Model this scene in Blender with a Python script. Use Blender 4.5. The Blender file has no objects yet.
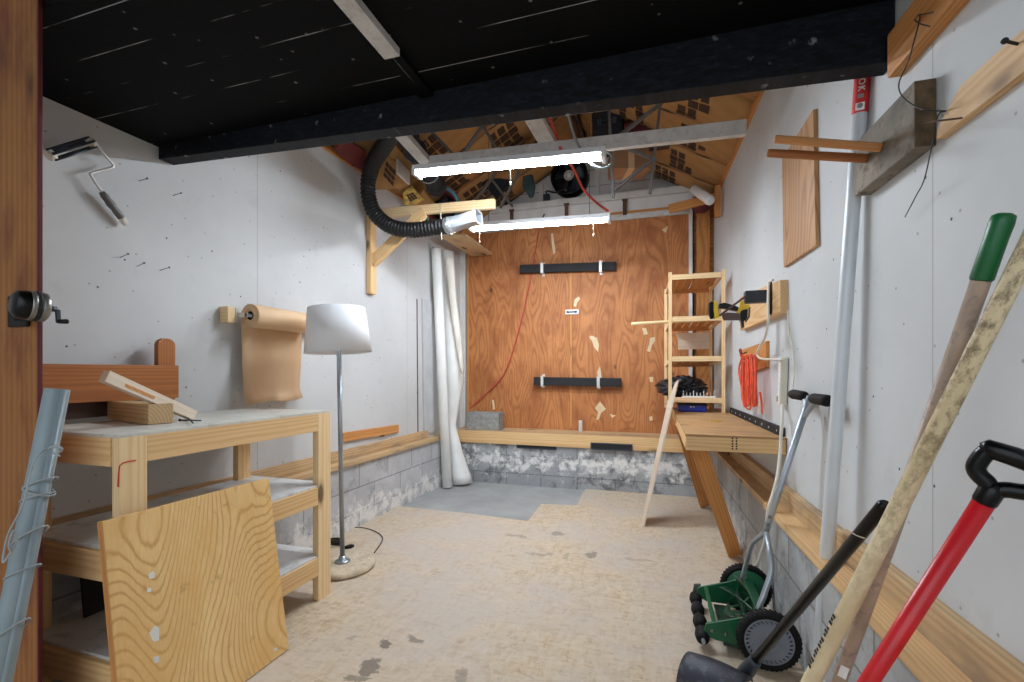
import bpy, bmesh, math, random
from mathutils import Vector, Matrix
random.seed(7)
D = bpy.data
C = bpy.context.scene.collection
V = Vector

# ---------------------------------------------------------------- camera model
FPX, HOR, CAMZ = 460.0, 372.0, 1.25
TH = math.atan(143.0 / 460.0)
cT, sT = math.cos(TH), math.sin(TH)

def _uv(px, py): return (px - 512.0) / FPX, (HOR - py) / FPX
def DP(px, py, d):
    u, v = _uv(px, py)
    return V((u*d*cT - d*sT, u*d*sT + d*cT, CAMZ + v*d))
def PL(px, py, a, b):                       # vertical plane X = a + b*Y
    u, v = _uv(px, py)
    k = (u*cT - sT) / (cT + u*sT)           # X = k*Y
    Y = a / (k - b)
    return DP(px, py, -k*Y*sT + Y*cT)
def RW(px, py, off=0.0): return PL(px, py, 0.76 - off, -0.03)
def LW(px, py, off=0.0): return PL(px, py, -2.47 + off, 0.03)
def PX(px, py, X): return PL(px, py, X, 0.0)
def PY(px, py, Y):
    u, v = _uv(px, py)
    k = (u*cT - sT) / (cT + u*sT)
    return DP(px, py, -k*Y*sT + Y*cT)
def PZ(px, py, Z):
    u, v = _uv(px, py)
    return DP(px, py, (Z - CAMZ) / v)
def rwx(y): return 0.76 - 0.03*y
def lwx(y): return -2.47 + 0.03*y

# ---------------------------------------------------------------- materials
def srgb(c):
    return tuple(((x/255.0)/12.92 if x/255.0 <= 0.04045 else ((x/255.0+0.055)/1.055)**2.4) for x in c) + (1.0,)

class NT:
    def __init__(s, name):
        s.m = D.materials.new(name); s.m.use_nodes = True
        s.nt = s.m.node_tree; s.b = s.nt.nodes['Principled BSDF']
    def n(s, t, **kw):
        nd = s.nt.nodes.new(t)
        for k, v in kw.items():
            if hasattr(nd, k) and not k[0].isupper(): setattr(nd, k, v)
            else: s.set(nd, k.replace('_', ' '), v)
        return nd
    def set(s, nd, key, v):
        sk = nd.inputs[key]
        if isinstance(v, bpy.types.NodeSocket): s.nt.links.new(v, sk)
        else: sk.default_value = v
    def math(s, op, a, b=None, c=None):
        nd = s.nt.nodes.new('ShaderNodeMath'); nd.operation = op
        for i, v in enumerate((a, b, c)):
            if v is None: continue
            if isinstance(v, bpy.types.NodeSocket): s.nt.links.new(v, nd.inputs[i])
            else: nd.inputs[i].default_value = v
        return nd.outputs[0]
    def ramp(s, fac, stops, interp='LINEAR'):
        nd = s.nt.nodes.new('ShaderNodeValToRGB'); s.nt.links.new(fac, nd.inputs[0])
        e = nd.color_ramp.elements; nd.color_ramp.interpolation = interp
        while len(e) < len(stops): e.new(0.5)
        for el, (p, c) in zip(e, stops):
            el.position = p; el.color = c if len(c) == 4 else srgb(c)
        return nd.outputs[0]
    def mix(s, fac, a, b, mode='MIX'):
        nd = s.nt.nodes.new('ShaderNodeMix'); nd.data_type = 'RGBA'; nd.blend_type = mode
        for i, v in ((0, fac), (6, a), (7, b)):
            if isinstance(v, bpy.types.NodeSocket): s.nt.links.new(v, nd.inputs[i])
            else: nd.inputs[i].default_value = v if i == 0 else (v if len(v) == 4 else srgb(v))
        return nd.outputs[2]
    def coords(s, scale=(1, 1, 1), loc=(0, 0, 0), rnd=True):
        tc = s.nt.nodes.new('ShaderNodeTexCoord'); o = tc.outputs['Object']
        if rnd:
            oi = s.nt.nodes.new('ShaderNodeObjectInfo')
            cb = s.n('ShaderNodeCombineXYZ', X=s.math('MULTIPLY', oi.outputs['Random'], 17.0))
            va = s.nt.nodes.new('ShaderNodeVectorMath'); s.nt.links.new(o, va.inputs[0]); s.nt.links.new(cb.outputs[0], va.inputs[1])
            o = va.outputs[0]
        mp = s.n('ShaderNodeMapping', Vector=o, Scale=scale, Location=loc)
        return mp.outputs[0]
    def noise(s, vec, scale, detail=4.0, rough=0.55):
        return s.n('ShaderNodeTexNoise', Vector=vec, Scale=scale, Detail=detail, Roughness=rough).outputs['Fac']
    def bump(s, h, strength=0.3, dist=0.01):
        b = s.n('ShaderNodeBump', Height=h, Strength=strength, Distance=dist)
        s.nt.links.new(b.outputs[0], s.b.inputs['Normal'])
    def out(s, col=None, rough=None, metal=None, spec=None):
        for k, v in (('Base Color', col), ('Roughness', rough), ('Metallic', metal), ('Specular IOR Level', spec)):
            if v is None: continue
            if k == 'Base Color' and not isinstance(v, bpy.types.NodeSocket): v = v if len(v) == 4 else srgb(v)
            s.set(s.b, k, v)
        return s.m

def plain(name, rgb, rough=0.6, metal=0.0, var=0.12, vs=6.0, spec=0.5, dirt=None):
    t = NT(name); co = t.coords()
    f = t.noise(co, vs, 5.0)
    lo = tuple(max(0, c*(1-var)) for c in rgb); hi = tuple(min(255, c*(1+var*0.6)) for c in rgb)
    col = t.ramp(f, [(0.3, lo), (0.7, hi)])
    if dirt:
        col = t.mix(t.ramp(t.noise(co, vs*3.1, 6.0, 0.65), [(0.52, (0, 0, 0, 1)), (0.66, (1, 1, 1, 1))]), col, dirt)
    return t.out(col, rough, metal, spec)

def wood(name, light, dark, rings=26.0, knots=True, rough=0.6, warp=2.2, off=(0, 0.09, 0.05), contrast=0.55, blotch=None, knotc=None, stretch=0.16, spec=0.35):
    t = NT(name)
    co = t.coords((stretch, 1, 1), off)
    wv = t.n('ShaderNodeTexWave', wave_type='RINGS', rings_direction='X', Vector=co, Scale=rings, Distortion=warp, Detail=2.0, **{'Detail Scale': 0.9 if rings > 20 else 0.6})
    st = t.noise(t.coords((3.0, 120.0, 120.0)), 1.0, 3.0)
    big = t.noise(t.coords((0.8, 4.0, 4.0)), 1.3, 3.0)
    f = t.math('ADD', t.math('MULTIPLY', t.math('POWER', wv.outputs['Fac'], 1.6), 0.5*contrast), t.math('MULTIPLY', st, 0.38))
    f = t.math('ADD', f, t.math('MULTIPLY', big, 0.32))
    col = t.ramp(f, [(0.28, light), (0.62, tuple(l*0.55+d*0.45 for l, d in zip(light, dark))), (0.95, dark)])
    if blotch:
        col = t.mix(t.ramp(t.noise(t.coords((1.2, 4, 4)), 2.3, 5.0, 0.6), [(0.5, (0, 0, 0, 1)), (0.68, (0.85, 0.85, 0.85, 1))]), col, blotch)
    if knots:
        vo = t.n('ShaderNodeTexVoronoi', Vector=t.coords((2.1, 5.2, 5.2)), Scale=1.0)
        k = t.ramp(vo.outputs['Distance'], [(0.09, (1, 1, 1, 1)), (0.13, (0.35, 0.35, 0.35, 1)), (0.20, (0, 0, 0, 1))])
        col = t.mix(k, col, knotc or tuple(d*0.55 for d in dark))
    t.bump(f, 0.12, 0.004)
    return t.out(col, rough, 0.0, spec)

def ply(name, light, dark, freq=48.0, along=0.9, across=3.6, rough=0.55, amount=0.55, blotch=None, knotc=None, drift=0.35, spec=0.35, thin=2.2):
    """rotary-cut plywood: cathedral figure as contour lines of a stretched noise; local X runs with the grain"""
    t = NT(name)
    co = t.coords((along, across, across))
    n = t.noise(co, 1.0, 1.2, 0.35)
    sp = t.n('ShaderNodeSeparateXYZ', Vector=t.coords((1, 1, 1)))
    n = t.math('ADD', n, t.math('MULTIPLY', t.math('ADD', sp.outputs['Y'], sp.outputs['Z']), drift))
    n = t.math('ADD', n, t.math('MULTIPLY', t.noise(t.coords((6, 30, 30)), 1.0, 3.0), 0.012))
    f = t.math('MULTIPLY_ADD', t.math('SINE', t.math('MULTIPLY', n, freq)), 0.5, 0.5)
    f = t.math('POWER', f, thin)
    st = t.noise(t.coords((3.0, 130.0, 130.0)), 1.0, 3.0)
    big = t.noise(t.coords((0.7, 2.6, 2.6)), 1.5, 5.0, 0.6)
    g = t.math('ADD', t.math('MULTIPLY', f, amount), t.math('MULTIPLY', st, 0.25))
    g = t.math('ADD', g, t.math('MULTIPLY', big, 0.45))
    col = t.ramp(g, [(0.25, light), (0.55, tuple(l*0.6+d*0.4 for l, d in zip(light, dark))), (1.0, dark)])
    if blotch:
        col = t.mix(t.ramp(t.noise(t.coords((1.0, 2.2, 2.2)), 1.7, 6.0, 0.65), [(0.46, (0, 0, 0, 1)), (0.66, (0.8, 0.8, 0.8, 1))]), col, blotch)
        col = t.mix(t.ramp(t.noise(t.coords((5, 5, 5)), 3.0, 5.0, 0.65), [(0.60, (0, 0, 0, 1)), (0.72, (0.45, 0.45, 0.45, 1))]), col, tuple(c*0.7 for c in blotch))
    vo = t.n('ShaderNodeTexVoronoi', Vector=t.coords((2.0, 3.4, 3.4)), Scale=1.0)
    k = t.ramp(vo.outputs['Distance'], [(0.03, (0.9, 0.9, 0.9, 1)), (0.09, (0, 0, 0, 1))])
    col = t.mix(k, col, knotc or tuple(d*0.6 for d in dark))
    t.bump(g, 0.1, 0.003)
    return t.out(col, rough, 0.0, spec)

M = {}
M['pine'] = wood('pine', (230, 194, 142), (196, 146, 90))
M['pine_pale'] = wood('pine_pale', (240, 212, 166), (214, 170, 114))
M['pine_board'] = wood('pine_board', (226, 190, 142), (190, 140, 88))
M['pine_weathered'] = wood('pine_weathered', (206, 176, 134), (160, 122, 82), blotch=(150, 130, 108))
M['pine_gold'] = wood('pine_gold', (208, 148, 86), (160, 98, 48))
M['corner_ply'] = ply('corner_ply', (198, 138, 74), (136, 80, 38), freq=90, amount=0.3, blotch=(160, 100, 52), thin=3.0)
M['pine_amber'] = wood('pine_amber', (176, 110, 58), (124, 70, 34), rough=0.45)
M['post'] = wood('post_pine', (158, 106, 56), (112, 66, 32), rough=0.5, knotc=(44, 20, 12), blotch=(110, 56, 32), rings=14)
M['gray_wood'] = plain('gray_wood', (124, 114, 100), 0.8, var=0.3, vs=7, dirt=(92, 76, 60))
M['end_grain'] = plain('end_grain', (92, 74, 50), 0.85, var=0.35, vs=30)
M['peg'] = wood('peg_wood', (206, 150, 96), (160, 96, 50), knots=False)
M['door_ply'] = ply('door_ply', (200, 134, 80), (112, 56, 26), freq=95, along=1.0, across=4.5, amount=0.22, blotch=(142, 80, 42), rough=0.6, thin=3.0)
M['panel_ply'] = ply('panel_ply', (240, 206, 144), (176, 116, 56), freq=330, along=0.8, across=2.2, amount=0.30, knotc=(160, 104, 50), rough=0.45, thin=6.0, blotch=(222, 172, 102))
M['wall_ply'] = ply('wall_ply', (198, 154, 110), (140, 92, 56), freq=90, amount=0.35, thin=3.0)
M['bench_top'] = wood('bench_top', (196, 156, 108), (150, 108, 68), rings=18, warp=4, contrast=0.6, blotch=(150, 116, 84))
def worn_handle():
    t = NT('handle_yellow'); co = t.coords(rnd=False)
    sp = t.n('ShaderNodeSeparateXYZ', Vector=co)
    col = t.ramp(t.noise(t.coords((2, 9, 9)), 2.0, 5.0), [(0.3, (204, 182, 140)), (0.7, (226, 210, 172))])
    g = t.n('ShaderNodeMapRange', Value=sp.outputs['X']); g.inputs[1].default_value = -0.15; g.inputs[2].default_value = 0.45; g.inputs[3].default_value = 0.10; g.inputs[4].default_value = 0.85
    d = t.ramp(t.noise(t.coords((14, 22, 22)), 2.0, 7.0, 0.75), [(0.46, (0, 0, 0, 1)), (0.6, (1, 1, 1, 1))])
    col = t.mix(t.math('MULTIPLY', d, g.outputs[0]), col, (112, 92, 62))
    return t.out(col, 0.5, 0, 0.35)
M['handle_yellow'] = worn_handle()
M['sack_yellow'] = plain('sack_yellow', (206, 178, 96), 0.6, var=0.25, vs=14, dirt=(120, 92, 50))
M['handle_brown'] = plain('handle_brown', (182, 158, 136), 0.5, var=0.14, vs=8, dirt=(142, 120, 116))
M['strip_wood'] = wood('strip_wood', (224, 208, 188), (198, 176, 150), knots=False, contrast=0.4)
M['red_tube'] = plain('red_paint', (204, 30, 38), 0.32, var=0.06, vs=10)
M['black_plastic'] = plain('black_plastic', (7, 7, 8), 0.28, var=0.2, spec=0.3)
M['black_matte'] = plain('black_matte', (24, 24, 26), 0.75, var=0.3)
M['black_rubber'] = plain('black_rubber', (13, 12, 12), 0.75, var=0.3, spec=0.3)
M['scoop'] = plain('scoop_plastic', (34, 37, 48), 0.55, var=0.25, vs=9, dirt=(84, 84, 92))
M['dark_steel'] = plain('dark_steel', (66, 72, 80), 0.5, 0.5, var=0.2)
M['galv'] = plain('galvanised', (168, 176, 182), 0.38, 0.75, var=0.12)
M['sheet_metal'] = plain('sheet_metal', (196, 202, 206), 0.4, 0.6, var=0.1)
M['clip_metal'] = plain('clip_metal', (214, 212, 206), 0.45, 0.35, var=0.1)
M['rust'] = plain('rusty_iron', (96, 70, 58), 0.8, 0.2, var=0.3)
M['white_paint'] = plain('white_paint', (216, 214, 210), 0.55, var=0.05)
M['rail_paint'] = plain('rail_paint', (200, 198, 194), 0.55, var=0.08, dirt=(180, 172, 164), vs=9)
M['fixture'] = plain('fixture_enamel', (236, 238, 240), 0.4, var=0.02)
M['shade'] = plain('shade_fabric', (236, 236, 238), 0.85, var=0.02)
M['white_vinyl'] = plain('white_vinyl', (232, 232, 228), 0.5, var=0.03)
M['vinyl_inner'] = plain('vinyl_inner', (214, 208, 196), 0.6, var=0.05)
M['pvc_gray'] = plain('gray_pvc', (128, 142, 146), 0.45, var=0.08)
M['cord_gray'] = plain('cord_gray', (150, 156, 156), 0.5, var=0.1)
M['cord_white'] = plain('cord_white', (222, 218, 204), 0.5, var=0.04)
M['cord_black'] = plain('cord_black', (30, 26, 24), 0.5, var=0.1)
M['cord_orange'] = plain('cord_orange', (236, 92, 58), 0.5, var=0.12, vs=30)
M['cord_red'] = plain('cord_red', (200, 70, 60), 0.5, var=0.1)
M['strip_cream'] = plain('strip_cream', (224, 220, 202), 0.5, var=0.03)
M['pole_white'] = plain('pole_white', (216, 222, 226), 0.35, 0.1, var=0.03)
M['label_red'] = plain('label_red', (206, 40, 40), 0.5, var=0.05)
M['label_white'] = plain('label_white', (238, 238, 236), 0.6, var=0.02)
M['label_gray'] = plain('label_gray', (150, 150, 150), 0.6, var=0.1)
M['kraft'] = wood('kraft_paper', (172, 132, 82), (142, 104, 62), rings=3, warp=8, knots=False, contrast=0.35, rough=0.7)
M['kraft_roll'] = plain('kraft_roll', (214, 178, 138), 0.65, var=0.05, vs=3)
M['ink'] = plain('dark_ink', (60, 40, 26), 0.7, var=0.2)
M['ink_black'] = plain('ink_black', (26, 24, 22), 0.7, var=0.1)
M['green'] = plain('mower_green', (16, 92, 58), 0.35, var=0.15)
M['green_dark'] = plain('reel_green', (20, 64, 44), 0.45, var=0.3, dirt=(70, 62, 44))
M['green_grip'] = plain('green_grip', (18, 96, 50), 0.4, var=0.12)
M['gray_hub'] = plain('gray_hub', (122, 128, 138), 0.5, var=0.08)
M['yellow'] = plain('tool_yellow', (236, 200, 40), 0.45, var=0.06)
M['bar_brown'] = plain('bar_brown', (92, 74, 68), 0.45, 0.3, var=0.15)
M['teal'] = plain('teal_plastic', (74, 134, 158), 0.5, var=0.12)
M['tub_red'] = plain('tub_red', (112, 44, 44), 0.6, var=0.2)
M['blue'] = plain('blue_plastic', (24, 46, 160), 0.45, var=0.2)
M['bag_black'] = plain('black_bag', (22, 25, 32), 0.28, var=0.3)
M['stone'] = plain('concrete_disc', (206, 190, 164), 0.85, var=0.12, vs=14, dirt=(176, 160, 138))
M['cmu'] = plain('cinder_block', (150, 150, 146), 0.9, var=0.16, vs=26, dirt=(120, 120, 116))
M['pull_string'] = plain('pull_string', (214, 206, 180), 0.7, var=0.05)
M['red_mark'] = plain('red_crayon', (196, 44, 38), 0.7, var=0.1)
M['patch'] = plain('filler_patch', (222, 200, 160), 0.7, var=0.08)
M['patch_white'] = plain('paint_fleck', (226, 224, 214), 0.6, var=0.06)
M['shelf_white'] = plain('shelf_white', (214, 214, 212), 0.4, var=0.08, vs=4, dirt=(180, 178, 172))
M['bench_gray'] = plain('bench_laminate', (206, 204, 194), 0.5, var=0.07, vs=5, dirt=(180, 176, 162))
M['hose'] = plain('hose_black', (9, 9, 10), 0.55, var=0.2)
M['wall_gray'] = plain('wall_strip', (190, 191, 192), 0.7, var=0.05)
M['header'] = None
M['chrome'] = plain('chrome', (150, 148, 142), 0.35, 0.8, var=0.1)
M['roof_dark'] = plain('roof_boards', (70, 52, 40), 0.85, var=0.3)
M['maroon'] = plain('maroon_fabric', (88, 22, 28), 0.7, var=0.15)
M['frame_gray'] = plain('frame_gray', (104, 102, 100), 0.5, 0.3, var=0.15)
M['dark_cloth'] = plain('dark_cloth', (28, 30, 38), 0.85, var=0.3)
M['box_card'] = plain('cardboard', (150, 112, 78), 0.8, var=0.12)

def emis(name, rgb, st):
    t = NT(name); t.set(t.b, 'Emission Color', srgb(rgb)); t.set(t.b, 'Emission Strength', st)
    return t.out(rgb, 0.4)
M['tube'] = emis('lit_tube', (234, 244, 255), 120.0)

def wall_mat(name, base, seams=(), horiz=()):
    t = NT(name)
    tc = t.n('ShaderNodeTexCoord'); o = tc.outputs['Object']
    sp = t.n('ShaderNodeSeparateXYZ', Vector=o)
    f = t.noise(o, 1.3, 5.0, 0.6)
    col = t.ramp(f, [(0.3, tuple(c*0.94 for c in base)), (0.7, base)])
    sm = t.noise(o, 4.5, 7.0, 0.7)
    col = t.mix(t.ramp(sm, [(0.58, (0, 0, 0, 1)), (0.75, (0.35, 0.35, 0.35, 1))]), col, tuple(c*0.82 for c in base))
    yz = t.n('ShaderNodeCombineXYZ', X=sp.outputs['Y'], Y=sp.outputs['Z'])
    vo = t.n('ShaderNodeTexVoronoi', voronoi_dimensions='2D', Vector=yz.outputs[0], Scale=2.6)
    k = t.ramp(vo.outputs['Distance'], [(0.008, (1, 1, 1, 1)), (0.015, (0, 0, 0, 1))])
    col = t.mix(k, col, (70, 64, 58))
    vo2 = t.n('ShaderNodeTexVoronoi', voronoi_dimensions='2D', Vector=yz.outputs[0], Scale=5.3)
    k2 = t.ramp(vo2.outputs['Distance'], [(0.015, (0.8, 0.8, 0.8, 1)), (0.03, (0, 0, 0, 1))])
    col = t.mix(k2, col, (146, 142, 136))
    for y in seams:
        d = t.math('ABSOLUTE', t.math('SUBTRACT', sp.outputs['Y'], y))
        col = t.mix(t.math('MULTIPLY', t.math('LESS_THAN', d, 0.0028), 0.42), col, (128, 122, 114))
    for z in horiz:
        d = t.math('ABSOLUTE', t.math('SUBTRACT', sp.outputs['Z'], z))
        col = t.mix(t.math('MULTIPLY', t.math('LESS_THAN', d, 0.0028), 0.42), col, (128, 122, 114))
    t.bump(t.noise(o, 40.0, 3.0), 0.05, 0.003)
    return t.out(col, 0.72, 0, 0.3)

def floor_mat(stains=()):
    t = NT('osb_floor')
    tc = t.n('ShaderNodeTexCoord'); o = tc.outputs['Object']
    nz = t.n('ShaderNodeTexNoise', Vector=o, Scale=6.0, Detail=3.0)
    mixv = t.n('ShaderNodeVectorMath', operation='MULTIPLY_ADD'); t.nt.links.new(nz.outputs['Color'], mixv.inputs[0]); mixv.inputs[1].default_value = (0.035, 0.035, 0); t.nt.links.new(o, mixv.inputs[2])
    mp = t.n('ShaderNodeMapping', Vector=mixv.outputs[0], Scale=(22, 62, 1), Rotation=(0, 0, 0.5))
    vo = t.n('ShaderNodeTexVoronoi', Vector=mp.outputs[0], Scale=1.0)
    mp2 = t.n('ShaderNodeMapping', Vector=mixv.outputs[0], Scale=(58, 20, 1), Rotation=(0, 0, 0.2))
    vo2 = t.n('ShaderNodeTexVoronoi', Vector=mp2.outputs[0], Scale=1.0)
    s1 = t.n('ShaderNodeSeparateColor', Color=vo.outputs['Color']); s2 = t.n('ShaderNodeSeparateColor', Color=vo2.outputs['Color'])
    f = t.math('ADD', t.math('MULTIPLY', s1.outputs[0], 0.5), t.math('MULTIPLY', s2.outputs[0], 0.5))
    f = t.math('ADD', t.math('MULTIPLY', f, 0.45), t.math('MULTIPLY', t.noise(o, 9.0, 8.0, 0.7), 0.6))
    col = t.ramp(f, [(0.25, (176, 152, 122)), (0.5, (200, 180, 152)), (0.8, (210, 194, 170))])
    big = t.noise(o, 1.1, 6.0, 0.65)
    col = t.mix(t.ramp(big, [(0.40, (0, 0, 0, 1)), (0.62, (0.8, 0.8, 0.8, 1))]), col, (192, 182, 172))
    fine = t.noise(o, 34.0, 7.0, 0.8)
    col = t.mix(t.ramp(fine, [(0.56, (0, 0, 0, 1)), (0.72, (0.7, 0.7, 0.7, 1))]), col, (166, 146, 122))
    spots = t.noise(o, 3.3, 5.0, 0.62)
    col = t.mix(t.ramp(spots, [(0.70, (0, 0, 0, 1)), (0.76, (0.7, 0.7, 0.7, 1))]), col, (120, 110, 98))
    sp = t.n('ShaderNodeSeparateXYZ', Vector=o)
    nn = t.n('ShaderNodeTexNoise', Vector=o, Scale=9.0, Detail=5.0, Roughness=0.7)
    sc_ = t.n('ShaderNodeSeparateColor', Color=nn.outputs['Color'])
    wx = t.math('ADD', sp.outputs['X'], t.math('MULTIPLY', t.math('SUBTRACT', sc_.outputs[0], 0.5), 0.16))
    wy = t.math('ADD', sp.outputs['Y'], t.math('MULTIPLY', t.math('SUBTRACT', sc_.outputs[1], 0.5), 0.16))
    for (sx, sy, rx, ry, amt) in stains:
        dx = t.math('DIVIDE', t.math('SUBTRACT', wx, sx), rx); dy = t.math('DIVIDE', t.math('SUBTRACT', wy, sy), ry)
        d = t.math('ADD', t.math('MULTIPLY', dx, dx), t.math('MULTIPLY', dy, dy))
        col = t.mix(t.math('MULTIPLY', t.ramp(d, [(0.6, (1, 1, 1, 1)), (1.0, (0, 0, 0, 1))]), amt), col, (96, 88, 80))
    t.bump(f, 0.12, 0.003)
    return t.out(col, 0.75, 0, 0.3)

def concrete_mat(name, base, stain, ef=None):
    t = NT(name)
    tc = t.n('ShaderNodeTexCoord'); o = tc.outputs['Object']
    col = t.ramp(t.noise(o, 2.2, 7.0, 0.65), [(0.3, tuple(c*0.86 for c in base)), (0.7, base)])
    col = t.mix(t.ramp(t.noise(o, 7.0, 7.0, 0.7), [(0.5, (0, 0, 0, 1)), (0.75, (0.6, 0.6, 0.6, 1))]), col, stain)
    return t, o, col

def block_mat(name, base, axis, effl, dark=(88, 86, 84), zeff=0.22, level=0.5):
    """Concrete block masonry: axis 'X' or 'Y' is the wall's length; efflorescence creeps up from the floor."""
    t, o, col = concrete_mat(name, base, tuple(c*0.8 for c in base))
    sp = t.n('ShaderNodeSeparateXYZ', Vector=o)
    cb = t.n('ShaderNodeCombineXYZ', X=sp.outputs[axis], Y=t.math('ADD', sp.outputs['Z'], -0.115))
    br = t.n('ShaderNodeTexBrick', Vector=cb.outputs[0], Scale=1.0, offset=0.5)
    for k, v in (('Color1', (1, 1, 1, 1)), ('Color2', (0.72, 0.72, 0.72, 1)), ('Mortar', (0, 0, 0, 1))): br.inputs[k].default_value = v
    for k, v in (('Mortar Size', 0.006), ('Brick Width', 0.4), ('Row Height', 0.2), ('Mortar Smooth', 0.3)): br.inputs[k].default_value = v
    col = t.mix(0.35, col, br.outputs['Color'], 'MULTIPLY')
    col = t.mix(t.math('MULTIPLY', br.outputs['Fac'], 0.6), col, tuple(c*0.66 for c in base))
    blot = t.ramp(t.noise(o, 5.0, 7.0, 0.7), [(0.53, (0, 0, 0, 1)), (0.64, (1, 1, 1, 1))])
    col = t.mix(t.math('MULTIPLY', blot, level), col, dark)
    e = t.noise(o, 8.5, 9.0, 0.72)
    h = t.math('ABSOLUTE', t.math('SUBTRACT', sp.outputs['Z'], zeff))
    e = t.math('SUBTRACT', e, t.math('MULTIPLY', h, 0.9))
    col = t.mix(t.math('MULTIPLY', t.ramp(e, [(0.40, (0, 0, 0, 1)), (0.52, (1, 1, 1, 1))]), effl), col, (232, 230, 226))
    t.bump(t.math('SUBTRACT', t.noise(o, 60.0, 4.0), br.outputs['Fac']), 0.35, 0.006)
    return t.out(col, 0.9, 0, 0.2)

def black_mat(axis_scale=(0.5, 9, 9)):
    t = NT('black_ceiling_paint')
    tc = t.n('ShaderNodeTexCoord'); o = tc.outputs['Object']
    col = t.ramp(t.noise(o, 3.0, 5.0), [(0.3, (2, 2, 3)), (0.7, (5, 5, 6))])
    mp = t.n('ShaderNodeMapping', Vector=o, Scale=axis_scale)
    s1 = t.ramp(t.noise(mp.outputs[0], 2.0, 9.0, 0.75), [(0.70, (0, 0, 0, 1)), (0.76, (0.8, 0.8, 0.8, 1))])
    col = t.mix(s1, col, (70, 72, 74))
    sp = t.n('ShaderNodeSeparateXYZ', Vector=o)
    yy = t.math('FRACT', t.math('MULTIPLY', sp.outputs['Y'], 7.0))
    line = t.math('LESS_THAN', yy, 0.025)
    br = t.ramp(t.noise(t.n('ShaderNodeMapping', Vector=o, Scale=(0.7, 5, 1)).outputs[0], 1.4, 5.0, 0.65), [(0.50, (0, 0, 0, 1)), (0.56, (1, 1, 1, 1))])
    col = t.mix(t.math('MULTIPLY', t.math('MULTIPLY', line, br), 0.7), col, (170, 172, 172))
    vo = t.n('ShaderNodeTexVoronoi', Vector=o, Scale=11.0)
    col = t.mix(t.ramp(vo.outputs['Distance'], [(0.04, (0.6, 0.6, 0.6, 1)), (0.09, (0, 0, 0, 1))]), col, (140, 142, 144))
    t.bump(t.noise(o, 70.0, 4.0), 0.3, 0.004)
    return t.out(col, 0.75, 0, 0.12)

def header_mat():
    t = NT('header_black_paint')
    tc = t.n('ShaderNodeTexCoord'); o = tc.outputs['Object']
    mp = t.n('ShaderNodeMapping', Vector=o, Scale=(14, 1, 40), Rotation=(0, 0.7, 0))
    f = t.noise(mp.outputs[0], 2.0, 6.0, 0.7)
    col = t.ramp(f, [(0.42, (8, 10, 14)), (0.62, (24, 30, 40)), (0.8, (56, 64, 78))])
    vo = t.n('ShaderNodeTexVoronoi', Vector=o, Scale=13.0)
    ch = t.math('MULTIPLY', t.ramp(vo.outputs['Distance'], [(0.10, (1, 1, 1, 1)), (0.2, (0, 0, 0, 1))]), t.ramp(t.noise(o, 25.0, 6.0, 0.7), [(0.5, (0, 0, 0, 1)), (0.6, (1, 1, 1, 1))]))
    col = t.mix(t.math('MULTIPLY', ch, 0.8), col, (150, 152, 156))
    t.bump(f, 0.5, 0.006)
    return t.out(col, 0.65, 0, 0.25)

def siding_mat():
    t = NT('white_siding')
    tc = t.n('ShaderNodeTexCoord'); o = tc.outputs['Object']
    sp = t.n('ShaderNodeSeparateXYZ', Vector=o)
    col = t.ramp(t.noise(o, 2.0, 6.0, 0.6), [(0.3, (200, 199, 196)), (0.7, (216, 215, 213))])
    fz = t.math('FRACT', t.math('DIVIDE', sp.outputs['Z'], 0.19))
    col = t.mix(t.math('MULTIPLY', t.math('LESS_THAN', fz, 0.045), 0.75), col, (84, 80, 76))
    col = t.mix(t.ramp(t.noise(o, 9.0, 6.0, 0.7), [(0.6, (0, 0, 0, 1)), (0.74, (0.6, 0.6, 0.6, 1))]), col, (160, 152, 144))
    return t.out(col, 0.65, 0, 0.3)
# ---------------------------------------------------------------- geometry helpers
def frame(x, up=(0, 0, 1)):
    x = V(x).normalized(); u = V(up)
    if abs(x.dot(u.normalized())) > 0.985: u = V((1, 0, 0)) if abs(x.x) < 0.9 else V((0, 1, 0))
    y = u.cross(x).normalized(); z = x.cross(y).normalized()
    return Matrix(((x.x, y.x, z.x), (x.y, y.y, z.y), (x.z, y.z, z.z)))
def mat4(R, loc):
    m = R.to_4x4(); m.translation = V(loc); return m

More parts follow.
